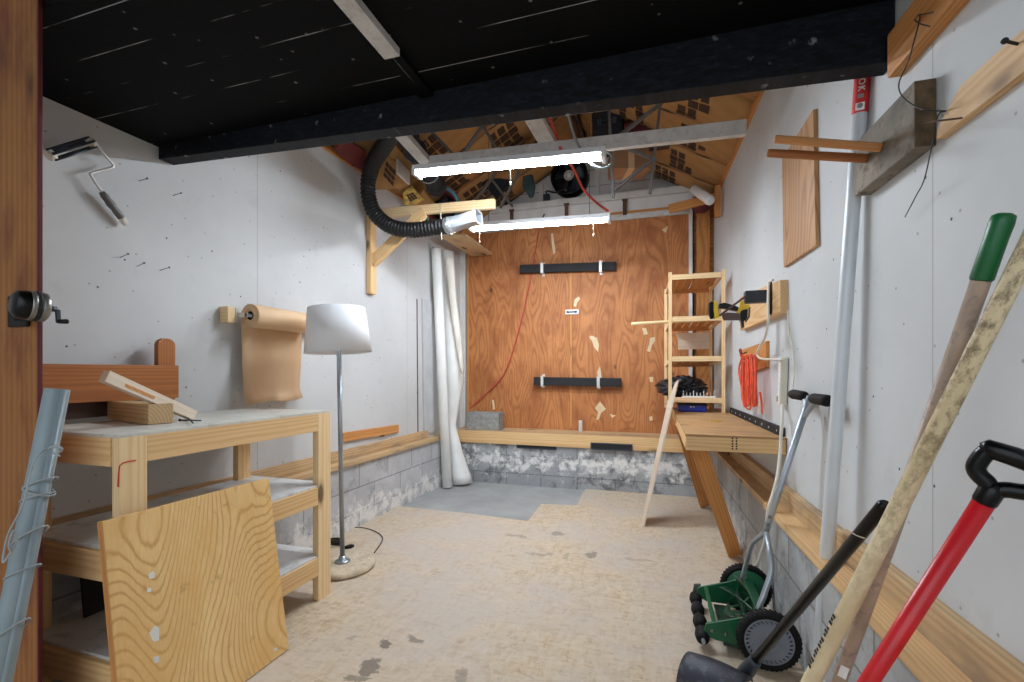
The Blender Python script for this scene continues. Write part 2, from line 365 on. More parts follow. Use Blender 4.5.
class MB:
    """Collects shapes in world coordinates."""
    def __init__(s): s.bm = bmesh.new()
    def box(s, M4, sx, sy, sz, bev=0.0):
        t = bmesh.new(); bmesh.ops.create_cube(t, size=1.0)
        for v in t.verts: v.co = V((v.co.x*sx, v.co.y*sy, v.co.z*sz))
        if bev > 0: bmesh.ops.bevel(t, geom=list(t.edges), offset=min(bev, 0.45*min(sx, sy, sz)), segments=2, profile=0.6, affect='EDGES')
        t.transform(M4); s._add(t); return s
    def aab(s, lo, hi, bev=0.0):
        lo, hi = V(lo), V(hi); d = hi - lo
        return s.box(Matrix.Translation((lo+hi)/2), d.x, d.y, d.z, bev)
    def bar(s, p0, p1, w, t, up=(0, 0, 1), bev=0.002):
        p0, p1 = V(p0), V(p1)
        return s.box(mat4(frame(p1-p0, up), (p0+p1)/2), (p1-p0).length, t, w, bev)
    def tube(s, pts, r, seg=12, caps=True, smooth=True):
        pts = [V(p) for p in pts]; n = len(pts)
        rr = r if isinstance(r, (list, tuple)) else [r]*n
        t = bmesh.new(); rings = []; nrm = None
        for i, p in enumerate(pts):
            d = (pts[min(i+1, n-1)] - pts[max(i-1, 0)])
            if d.length < 1e-9: d = V((0, 0, 1))
            d.normalize()
            if nrm is None: nrm = d.orthogonal().normalized()
            else:
                nrm = nrm - d*nrm.dot(d)
                nrm = nrm.normalized() if nrm.length > 1e-6 else d.orthogonal().normalized()
            b = d.cross(nrm)
            rings.append([t.verts.new(p + (nrm*math.cos(a) + b*math.sin(a))*rr[i]) for a in [2*math.pi*k/seg for k in range(seg)]])
        for a, b in zip(rings, rings[1:]):
            for k in range(seg):
                f = t.faces.new((a[k], a[(k+1) % seg], b[(k+1) % seg], b[k])); f.smooth = smooth
        if caps:
            t.faces.new(list(reversed(rings[0]))); t.faces.new(rings[-1])
        s._add(t); return s
    def cyl(s, p0, p1, r0, r1=None, seg=20): return s.tube([p0, p1], [r0, r0 if r1 is None else r1], seg)
    def lathe(s, prof, M4, seg=32, close=False):
        """profile of (r, z) turned about local Z"""
        t = bmesh.new(); rings = []
        for r, z in prof:
            if r < 1e-6: rings.append([t.verts.new((0, 0, z))])
            else: rings.append([t.verts.new((r*math.cos(2*math.pi*k/seg), r*math.sin(2*math.pi*k/seg), z)) for k in range(seg)])
        prs = list(zip(rings, rings[1:])) + ([(rings[-1], rings[0])] if close else [])
        for a, b in prs:
            for k in range(seg):
                k2 = (k+1) % seg
                if len(a) == 1 and len(b) == 1: continue
                if len(a) == 1: f = t.faces.new((a[0], b[k2], b[k]))
                elif len(b) == 1: f = t.faces.new((a[k], a[k2], b[0]))
                else: f = t.faces.new((a[k], a[k2], b[k2], b[k]))
                f.smooth = True
        t.transform(M4); s._add(t); return s
    def prism(s, pts, ext, bev=0.0):
        """closed polygon of world points pushed along vector ext"""
        t = bmesh.new(); e = V(ext)
        a = [t.verts.new(V(p)) for p in pts]; b = [t.verts.new(V(p)+e) for p in pts]
        t.faces.new(a); t.faces.new(list(reversed(b))); n = len(a)
        for i in range(n): t.faces.new((a[i], b[i], b[(i+1) % n], a[(i+1) % n]))
        bmesh.ops.recalc_face_normals(t, faces=list(t.faces))
        if bev > 0: bmesh.ops.bevel(t, geom=list(t.edges), offset=bev, segments=2, profile=0.6, affect='EDGES')
        s._add(t); return s
    def sheet(s, rows, thick, smooth=True):
        """grid of world points given a thickness along its normals"""
        t = bmesh.new(); nr, nc = len(rows), len(rows[0])
        g = [[V(p) for p in r] for r in rows]
        def nm(i, j):
            du = g[min(i+1, nr-1)][j] - g[max(i-1, 0)][j]; dv = g[i][min(j+1, nc-1)] - g[i][max(j-1, 0)]
            c = du.cross(dv); return c.normalized() if c.length > 1e-9 else V((0, 0, 1))
        a = [[t.verts.new(g[i][j] + nm(i, j)*thick/2) for j in range(nc)] for i in range(nr)]
        b = [[t.verts.new(g[i][j] - nm(i, j)*thick/2) for j in range(nc)] for i in range(nr)]
        for i in range(nr-1):
            for j in range(nc-1):
                f = t.faces.new((a[i][j], a[i+1][j], a[i+1][j+1], a[i][j+1])); f.smooth = smooth
                f = t.faces.new((b[i][j], b[i][j+1], b[i+1][j+1], b[i+1][j])); f.smooth = smooth
        for i in range(nr-1):
            t.faces.new((a[i][0], b[i][0], b[i+1][0], a[i+1][0])); t.faces.new((a[i][-1], a[i+1][-1], b[i+1][-1], b[i][-1]))
        for j in range(nc-1):
            t.faces.new((a[0][j], a[0][j+1], b[0][j+1], b[0][j])); t.faces.new((a[-1][j], b[-1][j], b[-1][j+1], a[-1][j+1]))
        bmesh.ops.recalc_face_normals(t, faces=list(t.faces)); s._add(t); return s
    def _add(s, t):
        me = D.meshes.new('tmp'); t.to_mesh(me); t.free(); s.bm.from_mesh(me); D.meshes.remove(me)
    def build(s, name, m, parent=None, M4=None):
        M4 = M4 or Matrix.Identity(4)
        s.bm.transform(M4.inverted())
        bmesh.ops.recalc_face_normals(s.bm, faces=list(s.bm.faces))
        me = D.meshes.new(name); s.bm.to_mesh(me); s.bm.free()
        me.materials.append(M[m] if isinstance(m, str) else m)
        o = D.objects.new(name, me); C.objects.link(o)
        put(o, M4, parent); return o

WORLD = {}
def put(o, M4, parent):
    if parent is not None:
        o.parent = parent; o.matrix_parent_inverse = Matrix.Identity(4)
        L = WORLD[parent.name].inverted() @ M4
    else: L = M4
    o.matrix_basis = L
    WORLD[o.name] = M4.copy()

def tag(o, label=None, cat=None, group=None, kind=None):
    if label: o['label'] = label
    if cat: o['category'] = cat
    if group: o['group'] = group
    if kind: o['kind'] = kind
    return o
def thing(name, label, cat, loc=(0, 0, 0), group=None):
    o = D.objects.new(name, None); C.objects.link(o); o.empty_display_size = 0.1
    put(o, Matrix.Translation(V(loc)), None); return tag(o, label, cat, group)
def board(name, m, p0, p1, w, t, up=(0, 0, 1), parent=None, bev=0.003):
    """a stick of lumber from p0 to p1: w across 'up', t across the other way; local X runs with the grain"""
    p0, p1 = V(p0), V(p1); M4 = mat4(frame(p1-p0, up), (p0+p1)/2)
    return MB().box(M4, (p1-p0).length, t, w, bev).build(name, m, parent, M4)
def slab(name, m, pts, ext, grain, parent=None, bev=0.0):
    c = sum((V(p) for p in pts), V())/len(pts); M4 = mat4(frame(grain), c)
    return MB().prism(pts, ext, bev).build(name, m, parent, M4)
def wrap(o, root_name, label, cat, group=None): ...
def solo(o, label, cat, group=None): return tag(o, label, cat, group)
def struct(o): o['kind'] = 'structure'; return o
def smooth(pts, n=8):
    pts = [V(p) for p in pts]; out = []
    P = [pts[0]*2-pts[1]] + pts + [pts[-1]*2-pts[-2]]
    for i in range(1, len(P)-2):
        a, b, c, d = P[i-1:i+3]
        for k in range(n):
            t = k/n
            out.append(0.5*((2*b) + (c-a)*t + (2*a-5*b+4*c-d)*t*t + (3*b-a-3*c+d)*t**3))
    return out + [pts[-1]]
def text_mesh(name, body, M4, size, m, parent=None, depth=0.0006):
    cu = D.curves.new(name, 'FONT'); cu.body = body; cu.size = size; cu.extrude = depth; cu.align_x = 'CENTER'; cu.align_y = 'CENTER'; cu.offset = size*0.02
    to = D.objects.new('tmp_text', cu); C.objects.link(to)
    dg = bpy.context.evaluated_depsgraph_get()
    me = D.meshes.new_from_object(to.evaluated_get(dg)); D.objects.remove(to)
    me.materials.clear(); me.materials.append(M[m])
    o = D.objects.new(name, me); C.objects.link(o); put(o, M4, parent); return o
def bent(o, r, shift=0.0): ...

# ---------------------------------------------------------------- the setting
Y0, YB, YD = -1.4, 5.30, 5.28
def zbox(lo, hi): return MB().aab(lo, hi)
lw_mat = wall_mat('wallboard_sooty', (206, 207, 206), seams=(2.30, 4.05), horiz=())
rw_mat = wall_mat('wallboard_light', (210, 212, 212), seams=(1.52, 3.95), horiz=())
def side_wall(name, fx, z1, out, m):
    pts = [(fx(Y0), Y0, -0.1), (fx(YB+.2), YB+.2, -0.1), (fx(YB+.2), YB+.2, z1), (fx(Y0), Y0, z1)]
    return struct(MB().prism(pts, (out, 0, 0)).build(name, m))
side_wall('wall_left', lwx, 2.93, -0.10, lw_mat)
side_wall('wall_right', rwx, 3.03, 0.10, rw_mat)

# concrete slab with sheets of board laid over most of it
t, o_, col_ = concrete_mat('gray_slab', (170, 172, 170), (152, 152, 148)); M['slab'] = t.out(col_, 0.85, 0, 0.25)
struct(MB().aab((-2.8, Y0, -0.16), (1.2, 5.6, -0.012)).build('floor', 'slab'))
def FL(px, py, z=0.0): p = PZ(px, py, z); return (p.x, p.y, z)
M['osb'] = floor_mat([FL(370, 668)[:2] + (.045, .07, .7), FL(383, 645)[:2] + (.03, .03, .75), FL(416, 640)[:2] + (.05, .03, .6), FL(355, 680)[:2] + (.06, .02, .6), FL(354, 637)[:2] + (.02, .02, .35),
    FL(591, 555)[:2] + (.035, .07, .55), FL(566, 556)[:2] + (.02, .06, .3), FL(557, 534)[:2] + (.05, .05, .45), FL(515, 536)[:2] + (.10, .03, .35), FL(540, 554)[:2] + (.12, .025, .3), FL(460, 676)[:2] + (.03, .05, .4), FL(640, 560)[:2] + (.12, .02, .25)])
edge = [(-2.46, Y0), (0.72, Y0), (0.72, 5.0)]
e2 = [FL(588, 489), FL(583, 492), FL(577, 505), FL(541, 504), FL(528, 521), FL(470, 513.5), FL(388, 505)]
e2 = [(e2[0][0]-.02, 5.0)] + [(p[0], p[1]) for p in e2[1:-1]] + [(-2.46, e2[-1][1])]
struct(MB().prism([(x, y, -0.012) for x, y in edge + e2], (0, 0, 0.012)).build('floor', 'osb'))
struct(MB().aab((-9, -12, -0.3), (9, Y0, -0.03)).build('ground', 'slab'))

# block curbs and the sill plates on them
M['block_l'] = block_mat('block_left', (208, 209, 211), 'Y', 0.95, zeff=0.07, level=0.3)
M['block_r'] = block_mat('block_right', (188, 190, 190), 'Y', 0.5, zeff=0.1, level=0.45)
M['block_b'] = block_mat('block_back', (176, 178, 180), 'X', 0.9, dark=(84, 84, 84), zeff=0.26, level=0.75)
CL = lambda y: -2.39 + 0.03*y
CR = lambda y: 0.66 - 0.03*y
def curb(name, f, fw, y0, y1, z0, z1, m):
    pts = [(f(y0), y0, z0), (f(y1), y1, z0), (fw(y1), y1, z0), (fw(y0), y0, z0)]
    return struct(MB().prism(pts, (0, 0, z1-z0)).build(name, m))
curb('baseboard_left', CL, lambda y: lwx(y)-.02, Y0, 5.3, -0.1, 0.512, 'block_l')
curb('baseboard_right', CR, lambda y: rwx(y)+.02, Y0, 5.3, -0.1, 0.512, 'block_r')
struct(MB().aab((-2.36, 4.93, -0.1), (0.62, 5.42, 0.44)).build('baseboard_back', 'block_b'))
def plate(name, m, f, off_in, off_out, y0, y1, z0, z1):
    a, b = V((f(y0), y0, 0)), V((f(y1), y1, 0))
    sx = 1 if off_in > 0 else -1
    c = (off_in+off_out)/2; w = abs(off_in-off_out)
    return struct(board(name, m, (a.x+c, y0, (z0+z1)/2), (b.x+c, y1, (z0+z1)/2), z1-z0, w))
plate('trim_left_plate', 'pine_weathered', lwx, 0.0, 0.105, 0.95, 5.25, 0.512, 0.548)
plate('trim_left_board', 'pine_weathered', lwx, 0.0, 0.03, 0.95, 4.42, 0.548, 0.632)
plate('trim_right_plate', 'pine_board', rwx, -0.118, 0.0, 0.2, 2.78, 0.512, 0.55)
plate('trim_right_plate', 'pine_weathered', rwx, -0.110, 0.0, 2.79, 5.2, 0.512, 0.55)
plate('trim_right_board', 'pine_weathered', rwx, -0.036, 0.0, 0.2, 2.05, 0.55, 0.652)
plate('trim_right_board', 'pine_weathered', rwx, -0.036, 0.0, 2.055, 4.6, 0.55, 0.645)
# wide timber sill under the plank doors
struct(MB().aab((-2.25, 4.93, 0.44), (0.60, 5.30, 0.575)).build('trim_back_sill', 'pine_weathered'))
struct(board('trim_back_sill_face', 'pine', (-2.24, 4.917, 0.508), (0.60, 4.917, 0.508), 0.135, 0.024))

# gable wall above the doors, white horizontal siding
def roofz(x, left): return 2.95 + 0.57*(x + 2.32) if left else 3.06 + 0.57*(0.62 - x)
RX = -0.754; RZ = roofz(RX, True)
M['siding'] = siding_mat()
g = [(-2.45, 5.42, -0.1), (0.75, 5.42, -0.1), (0.75, 5.42, 3.08), (RX, 5.42, RZ+.12), (-2.45, 5.42, 2.97)]
struct(MB().prism(g, (0, 0.08, 0)).build('wall_back', 'siding'))
# roof: dark boards on sloping rafters
def roof_slope(name, xa, za, xb, zb):
    pts = [(xa, Y0, za), (xb, Y0, zb), (xb, 5.5, zb), (xa, 5.5, za)]
    return struct(MB().prism(pts, (0, 0, 0.06)).build(name, 'roof_dark'))
roof_slope('roof', -2.62, roofz(-2.62, True)+.10, RX, RZ+.10)
roof_slope('roof', 0.95, roofz(0.95, False)+.10, RX, RZ+.10)

# black-painted boarded ceiling over the front and its black header
M['black_boards'] = black_mat()
CEZ = (LW(45, 96).z + LW(158, 148).z)/2
HL, HR = PY(165, 166.5, 1.775), PY(886, 75.5, 1.775)
hz = lambda x: HL.z + (HR.z-HL.z)*(x-HL.x)/(HR.x-HL.x)
struct(MB().aab((-2.50, 0.951, CEZ), (0.80, 1.77, CEZ+.04)).aab((-1.80, 0.25, CEZ), (0.80, 0.952, CEZ+.04)).build('ceiling', 'black_boards'))
hb = MB()
hb.prism([(-2.41, 1.70, hz(-2.41)), (0.705, 1.70, hz(.705)), (0.705, 1.70, CEZ+.02), (-2.41, 1.70, CEZ+.02)], (0, 0.075, 0), 0.003)
M['header'] = header_mat()
struct(hb.build('beam', 'header'))
# ridge-wise strip under the black ceiling: bare white towards the door, black further in
rb = thing('ceiling_batten', 'ceiling batten half white, half black under the black boards', 'batten', (-0.89, 1.2, 2.325))
board('bare_length', 'rail_paint', (-0.895, 0.26, CEZ-.013), (-0.895, 1.44, CEZ-.013), 0.03, 0.062, parent=rb)
board('painted_length', 'black_boards', (-0.895, 1.441, CEZ-.010), (-0.895, 1.70, CEZ-.010), 0.022, 0.062, parent=rb)

# front wall return at the open doorway (dark knotty pine, red edge)
JX = PY(37.0, 300, .938).x
struct(board('trim_door_jamb', 'post', (JX-.24, 0.944, -0.1), (JX-.24, 0.944, 2.9), 0.48, 0.012, up=(1, 0, 0)))
struct(board('trim_door_jamb_edge', 'maroon', (JX+.003, 0.944, -0.1), (JX+.003, 0.944, 2.9), 0.006, 0.012, up=(1, 0, 0)))

# ---------------------------------------------------------------- big plywood doors at the back
def door_leaf(name, px0, px1):
    a = PY(px0, 225, YB); b = PY(px1, 225, YB)
    return MB().aab((a.x, YB, 0.575), (b.x, YB+.03, 2.96))
dl = struct(door_leaf('door_1', 467, 570.4).build('door_1', 'door_ply', None, mat4(frame((0, 0, 1), (1, 0, 0)), (-1.5, YB, 1.7))))
dr = struct(door_leaf('door_2', 571, 689).build('door_2', 'door_ply', None, mat4(frame((0, 0, 1), (1, 0, 0)), (-.4, YB, 1.7))))
def flat_patch(name, m, door, pts, y=YB-.001, t=0.0012):
    return MB().prism([PY(px, py, y) for px, py in pts], (0, -t, 0)).build(name, m, door)
strip = board('center_strip', 'pine_gold', PY(571.2, 232, YB-.006), PY(571.2, 428, YB-.006), 0.022, 0.012, up=(1, 0, 0), parent=dl)
board('edge_strip', 'pine_gold', PY(468, 236, YB-.006), PY(468, 426, YB-.006), 0.025, 0.012, up=(1, 0, 0), parent=dl)
for pts in ([(573.5, 306), (575, 299), (579, 296.5), (580, 299), (577, 303), (576, 307)],
            [(589, 337), (592, 335.5), (597, 338), (599, 345), (598, 352), (594, 347), (592, 341)],
            [(597, 372), (600, 366), (601, 372), (602, 380), (599, 379)],
            [(595, 408), (600, 401.5), (606, 409), (601, 413), (599, 419), (596, 420), (598, 412)],
            [(610, 414), (616, 415.5), (612, 418)], [(649, 417), (652, 416), (653, 420), (650, 421)],
            [(642, 328), (646, 328), (648, 334), (644, 335)], [(650, 338), (655, 337), (655, 341), (652, 345), (650, 352), (647, 351), (649, 344)], [(649, 377), (653, 377), (653, 382), (650, 382)], [(662, 230), (668, 226), (666, 233)]):
    flat_patch('filler_patch', 'patch', dr, pts)
for pts in ([(551, 234), (553, 233), (555.5, 252), (553.5, 255), (552, 246)], [(492, 400), (494, 400), (495, 409), (493, 410)]):
    flat_patch('filler_patch', 'patch', dl, pts)
# jambs and head trim round the doors
def vstrip(name, m, px, py0, py1, w, t, y=YB-.02):
    p = PY(px, (py0+py1)/2, y); a = PY(px, py0, y); b = PY(px, py1, y)
    return struct(board(name, m, (p.x, y, b.z), (p.x, y, a.z), w, t, up=(1, 0, 0)))
vstrip('trim_door_side', 'white_paint', 463, 252, 432, 0.07, 0.04)
vstrip('trim_door_side', 'white_paint', 690.5, 196, 440, 0.035, 0.05)
vstrip('trim_corner_board', 'corner_ply', 703, 211, 440, 0.13, 0.03)
def hstrip(name, m, y0, xa, xb, z, w, t):
    return struct(board(name, m, (xa, y0, z), (xb, y0, z), w, t))
za = PY(650, 194, YB-.03).z
hstrip('trim_door_head', 'white_paint', YB-.03, -2.26, 0.42, 3.215, 0.07, 0.05)
hstrip('trim_door_head', 'white_paint', YB-.01, -2.26, 0.40, 3.09, 0.17, 0.03)
hstrip('trim_door_head', 'pine_gold', YB-.03, -1.0, 0.34, 3.022, 0.035, 0.03)
hstrip('trim_door_head', 'rail_paint', YB-.04, -1.0, 0.34, 2.975, 0.06, 0.03)
# corner boards high on the left of the doors
struct(board('trim_corner_board', 'door_ply', (-2.20, 5.27, 2.78), (-2.20, 5.27, 3.06), 0.2, 0.03, up=(1, 0, 0)))
struct(board('trim_corner_brace', 'pine_gold', PY(447, 250, 5.22), PY(470, 226, 5.22), 0.12, 0.03))
struct(MB().prism([(-2.42, 5.40, 0.44), (-2.22, 5.40, 0.44), (-2.22, 5.40, 3.0), (-2.42, 5.40, 3.0)], (0, -0.06, 0)).build('wall_back', 'white_paint'))
struct(MB().aab((0.40, 5.33, 0.5), (0.68, 5.42, 3.05)).build('wall_back', 'door_ply'))
# battens across the gable
for px in (541.5, 597.5, 664):
    a = PY(px, 160, 5.40)
    struct(board('trim_gable_batten', 'white_paint', (a.x, 5.40, 3.22), (a.x, 5.40, min(RZ, roofz(a.x, a.x < RX))-.02), 0.05, 0.04, up=(1, 0, 0)))
# ---------------------------------------------------------------- door hardware
def door_bar(x0, x1, py, clips, label):
    a = PY(x0, py[0], 5.24); b = PY(x1, py[1], 5.24)
    r = thing('door_bar', label, 'door bar', (a+b)/2)
    board('bar', 'black_matte', a, b, 0.095, 0.04, parent=r)
    for cx in clips:
        k = (cx-x0)/(x1-x0); c = a.lerp(b, k)
        m = MB()
        m.box(Matrix.Translation((c.x, 5.212, c.z)), 0.032, 0.006, 0.125, 0.001)
        m.box(Matrix.Translation((c.x, 5.255, c.z+.058)), 0.032, 0.09, 0.005, 0.001)
        m.box(Matrix.Translation((c.x, 5.255, c.z-.052)), 0.032, 0.09, 0.005, 0.001)
        m.box(Matrix.Translation((c.x, 5.295, c.z)), 0.034, 0.006, 0.16, 0.001)
        m.build('bracket', 'clip_metal', r)
    return r
door_bar(520, 616, (269.2, 266.2), (543.5, 601.5), 'upper black bar held across the plywood doors by two metal brackets')
door_bar(534, 621.5, (381, 382.5), (543, 599.5), 'lower black bar held across the plywood doors by two metal brackets')
r = thing('slide_latch', 'small metal slide latch at the seam of the plywood doors', 'latch', PY(572, 312, 5.29))
c = PY(572, 312, 5.288)
MB().box(Matrix.Translation(c), 0.155, 0.012, 0.055, 0.003).build('latch_plate', 'clip_metal', r)
m = MB()
for dx in (-.045, .045): m.cyl((c.x+dx, c.y-.004, c.z), (c.x+dx, c.y-.02, c.z), 0.012, seg=10)
m.cyl((c.x-.06, c.y-.018, c.z), (c.x+.06, c.y-.018, c.z), 0.007, seg=10); m.build('latch_bolt', 'dark_steel', r)
p = PY(580.5, 423, 5.2)
solo(MB().aab((p.x-.02, 5.19, 0.577), (p.x+.02, 5.235, 0.70), 0.004).aab((p.x-.02, 5.235, 0.577), (p.x+.02, 5.275, 0.60), 0.003).build('floor_bracket', 'clip_metal'), 'little metal bracket standing on the sill below the door seam', 'bracket')
# dark vent openings by the sill
def vent(px0, px1, py0, py1, y, label):
    a = PY(px0, py0, y); b = PY(px1, py1, y)
    r = thing('vent_cover', label, 'vent', (a+b)/2)
    m = MB(); m.aab((a.x, y, b.z), (b.x, y+.01, a.z), 0.001)
    m.build('plate', 'black_matte', r)
    e = MB()
    for z in (a.z, b.z): e.aab((a.x, y-.006, z-.006), (b.x, y+.004, z+.006))
    for x in (a.x, b.x): e.aab((x-.006, y-.006, b.z), (x+.006, y+.004, a.z))
    e.build('rim', 'dark_steel', r)
vent(591, 632, 443, 451, 4.895, 'black vent plate set into the orange sill timber')
vent(517, 556, 444.5, 449.5, 4.915, 'thin black vent plate in the blocks just under the sill timber')
# iron tabs on the door head
for px, py0, py1 in ((512.5, 212, 222), (567, 206, 217), (625, 202, 214)):
    a = PY(px, py0, YB-.03); b = PY(px, py1, YB-.03)
    solo(MB().aab((a.x-.022, YB-.065, b.z-.02), (a.x+.022, YB-.055, a.z+.02), 0.002).aab((a.x-.03, YB-.075, a.z), (a.x+.03, YB-.055, a.z+.02), 0.002).build('hinge_strap', 'rust'),
         {512.5: 'rusty iron strap on the white door head beside the duct end', 567: 'rusty iron strap on the white door head below the fan', 625: 'rusty iron strap on the white door head under the metal trestle'}[px], 'strap')
# cinder block on the sill
c = PY(485, 417, 5.08)
r = thing('cinder_block', 'gray cinder block lying on the sill beside the plywood door', 'block', (c.x, 5.05, 0.577))
bk = MB()
bk.aab((c.x-.20, 5.0, 0.577), (c.x+.20, 5.03, 0.777), 0.004).aab((c.x-.20, 5.16, 0.577), (c.x+.20, 5.19, 0.777), 0.004)
for dx in (-.185, 0, .185): bk.aab((c.x+dx-.015, 5.02, 0.577), (c.x+dx+.015, 5.17, 0.777), 0.002)
bk.build('shell', 'cmu', r)

# ---------------------------------------------------------------- gable fan
c = PY(570, 178, 5.33)
r = thing('exhaust_fan', 'round black exhaust fan on the white gable siding', 'fan', c)
RF = 0.215
toY = Matrix.Translation(c) @ Matrix.Rotation(math.radians(90), 4, 'X')
MB().lathe([(RF, -.07), (RF, .08), (RF-.012, .085), (RF-.03, .06), (RF-.03, -.06), (RF, -.07)], toY, 40).build('shroud', 'black_plastic', r)
MB().lathe([(0, -.069), (RF-.01, -.069), (RF-.01, -.06), (0, -.06)], toY, 32).build('back_plate', 'black_matte', r)
for k in range(5):
    a0 = k*2*math.pi/5 + .3
    rows = []
    for i in range(5):
        rr = 0.05 + i*(RF-.09)/4; row = []
        for j in range(5):
            a = a0 + (j-2)*0.24; row.append(toY @ V((rr*math.cos(a), rr*math.sin(a), 0.02 + (j-2)*0.02)))
        rows.append(row)
    MB().sheet(rows, 0.004).build('blade', 'dark_steel', r)
gm = MB(); gc = V((0, 0, .075))
for rr in (0.055, 0.04, 0.024): gm.tube([toY @ V((rr*math.cos(t*math.pi/12), rr*math.sin(t*math.pi/12), .078)) for t in range(25)], 0.0035, 6)
for k in range(12):
    a = k*math.pi/6; gm.tube([toY @ V((.015*math.cos(a), .015*math.sin(a), .078)), toY @ V((.056*math.cos(a), .056*math.sin(a), .078))], 0.003, 6)
gm.lathe([(0, .085), (.016, .085), (.016, .06), (0, .06)], toY, 16)
gm.build('motor_grille', 'label_white', r)
MB().lathe([(0, .06), (.06, .06), (.06, -.05), (0, -.05)], toY, 20).build('motor', 'black_plastic', r)
bx = PY(546.5, 199, 5.33)
r = thing('junction_box', 'gray junction box on the gable left of the fan', 'junction box', bx)
MB().box(Matrix.Translation(bx), 0.075, 0.05, 0.11, 0.006).build('box', 'dark_steel', r)
MB().tube(smooth([bx+V((0, -.01, -.05)), bx+V((0, -.02, -.14)), PY(542.5, 218, 5.25)]), 0.009, 8).build('lower_cable', 'cord_black', r)
MB().tube(smooth([bx+V((0, 0, .055)), PY(547, 191, 5.28), PY(555, 192.5, 5.2), PY(562, 189, 5.2), PY(566, 181, 5.24)]), 0.009, 8).build('fan_cable', 'cord_black', r)

# ---------------------------------------------------------------- fluorescent fixtures
def fixture(x0, x1, py0, py1, Y, label, droop=0.0):
    a = PY(x0, py0, Y); b = PY(x1, py1, Y)
    r = thing('shop_light', label, 'light fixture', (a+b)/2)
    F = frame(b-a); X, Yv, Z = F.col[0], F.col[1], F.col[2]; L = (b-a).length
    hs = mat4(F, (a+b)/2)
    m = MB()
    prof = [(-.055, -.005), (-.04, .035), (.04, .035), (.055, -.005), (.05, -.005), (.036, .03), (-.036, .03), (-.05, -.005)]
    m.prism([hs @ V((-L/2, y, z)) for y, z in prof], X*L, 0.0)
    m.build('housing', 'fixture', r, hs)
    for s in (-1, 1):
        MB().box(hs @ Matrix.Translation((s*(L/2-.012), 0, -.002)), 0.024, 0.108, 0.062, 0.006).build('end_cap', 'fixture', r)
    for y in (-.022, .022):
        MB().tube([hs @ V((-L/2+.024, y, -.010)), hs @ V((L/2-.024, y, -.010))], 0.013, 12).build('lamp_tube', 'tube', r)
    return r, a, b, hs, L
r1, a1, b1, h1, L1 = fixture(415.5, 605.5, 172.5, 154.5, 2.80, 'bright shop light hanging right under the white tie beam')
r2, a2, b2, h2, L2 = fixture(470.5, 610.5, 228, 218.5, 3.90, 'lower shop light hanging in front of the plywood doors')
for h, L, r in ((h1, L1, r1), (h2, L2, r2)):
    for k in ((.5,) if h is h1 else (-.42, .39)):
        p = h @ V((k*(1 if h is h2 else 0.08)*L, -.03, -.02))
        MB().tube([p, p-V((0, 0, .10))], 0.003, 6).lathe([(0, -.018), (.006, -.012), (.006, .006), (0, .012)], Matrix.Translation(p-V((0, 0, .115))), 8).build('pull_string', 'pull_string', r)
    for s in (-.36, .36):
        p = h @ V((s*L, 0, .03)); top = V((p.x, 3.0 if h is h1 else p.y, 2.67 if h is h1 else 3.35))
        if h is h1: top = V((p.x, 2.985, p.z+.12))
        MB().tube([p, top], 0.0025, 6).build('hanger_wire', 'dark_steel', r)

# white tie beam and rails
ta, tb = PY(430, 163, 3.0), PY(735, 129.5, 3.0)
solo(board('tie_beam', 'rail_paint', ta, tb+V((.06, 0, 0)), 0.088, 0.04), 'white painted tie beam spanning the open roof above the first light', 'beam')
def rail(pa, pb, w, label, name='rail', t=0.04, z=2.79, m='rail_paint'):
    a, b = PZ(*pa, z), PZ(*pb, z); d = (b-a).normalized()
    return solo(board(name, m, a-d*0.9, b+d*0.02, t, w), label, 'rail')
rail((404, 137), (430, 166), 0.085, 'white rail running in from the header to the far end of the tie beam', name='ceiling_rail')
rail((530, 118), (553, 158), 0.06, 'first of two close white rails meeting the middle of the tie beam', name='ceiling_rail')
rail((538.5, 118), (562, 158), 0.05, 'second of two close white rails meeting the middle of the tie beam', name='ceiling_rail')

# folding gray metal trestles stored up in the roof
def trestle(segs, Y, label, w=0.035):
    pts = [(PY(*a, Y), PY(*b, Y)) for a, b in segs]
    c = sum((a+b for a, b in pts), V())/(2*len(pts))
    r = thing('metal_trestle', label, 'trestle', c)
    for k, (a, b) in enumerate(pts):
        d = (b-a).normalized()
        board('post' if abs(d.z) > .95 else 'brace', 'frame_gray', a, b, w, 0.02, up=(0, 1, 0), parent=r, bev=0.002).location.y += 0.012*(k % 3)
    return r
trestle([((608.5, 100), (613.5, 198)), ((661, 96), (650, 193)), ((663, 100), (603, 147)), ((612, 192), (655, 158)), ((612, 141), (656, 160)), ((660, 99), (655, 100))], 3.55, 'gray metal trestle hung upright in the roof above the right door')
trestle([((481, 122), (497, 150)), ((483, 124), (464, 151)), ((430, 130), (455, 156)), ((481, 122), (486, 126))], 3.3, 'gray metal trestle lying in the roof behind the first light')
trestle([((500, 208), (520, 170)), ((492, 180), (512, 206)), ((470, 205), (495, 172))], 4.3, 'gray metal trestle seen below the first light, left of the fan')

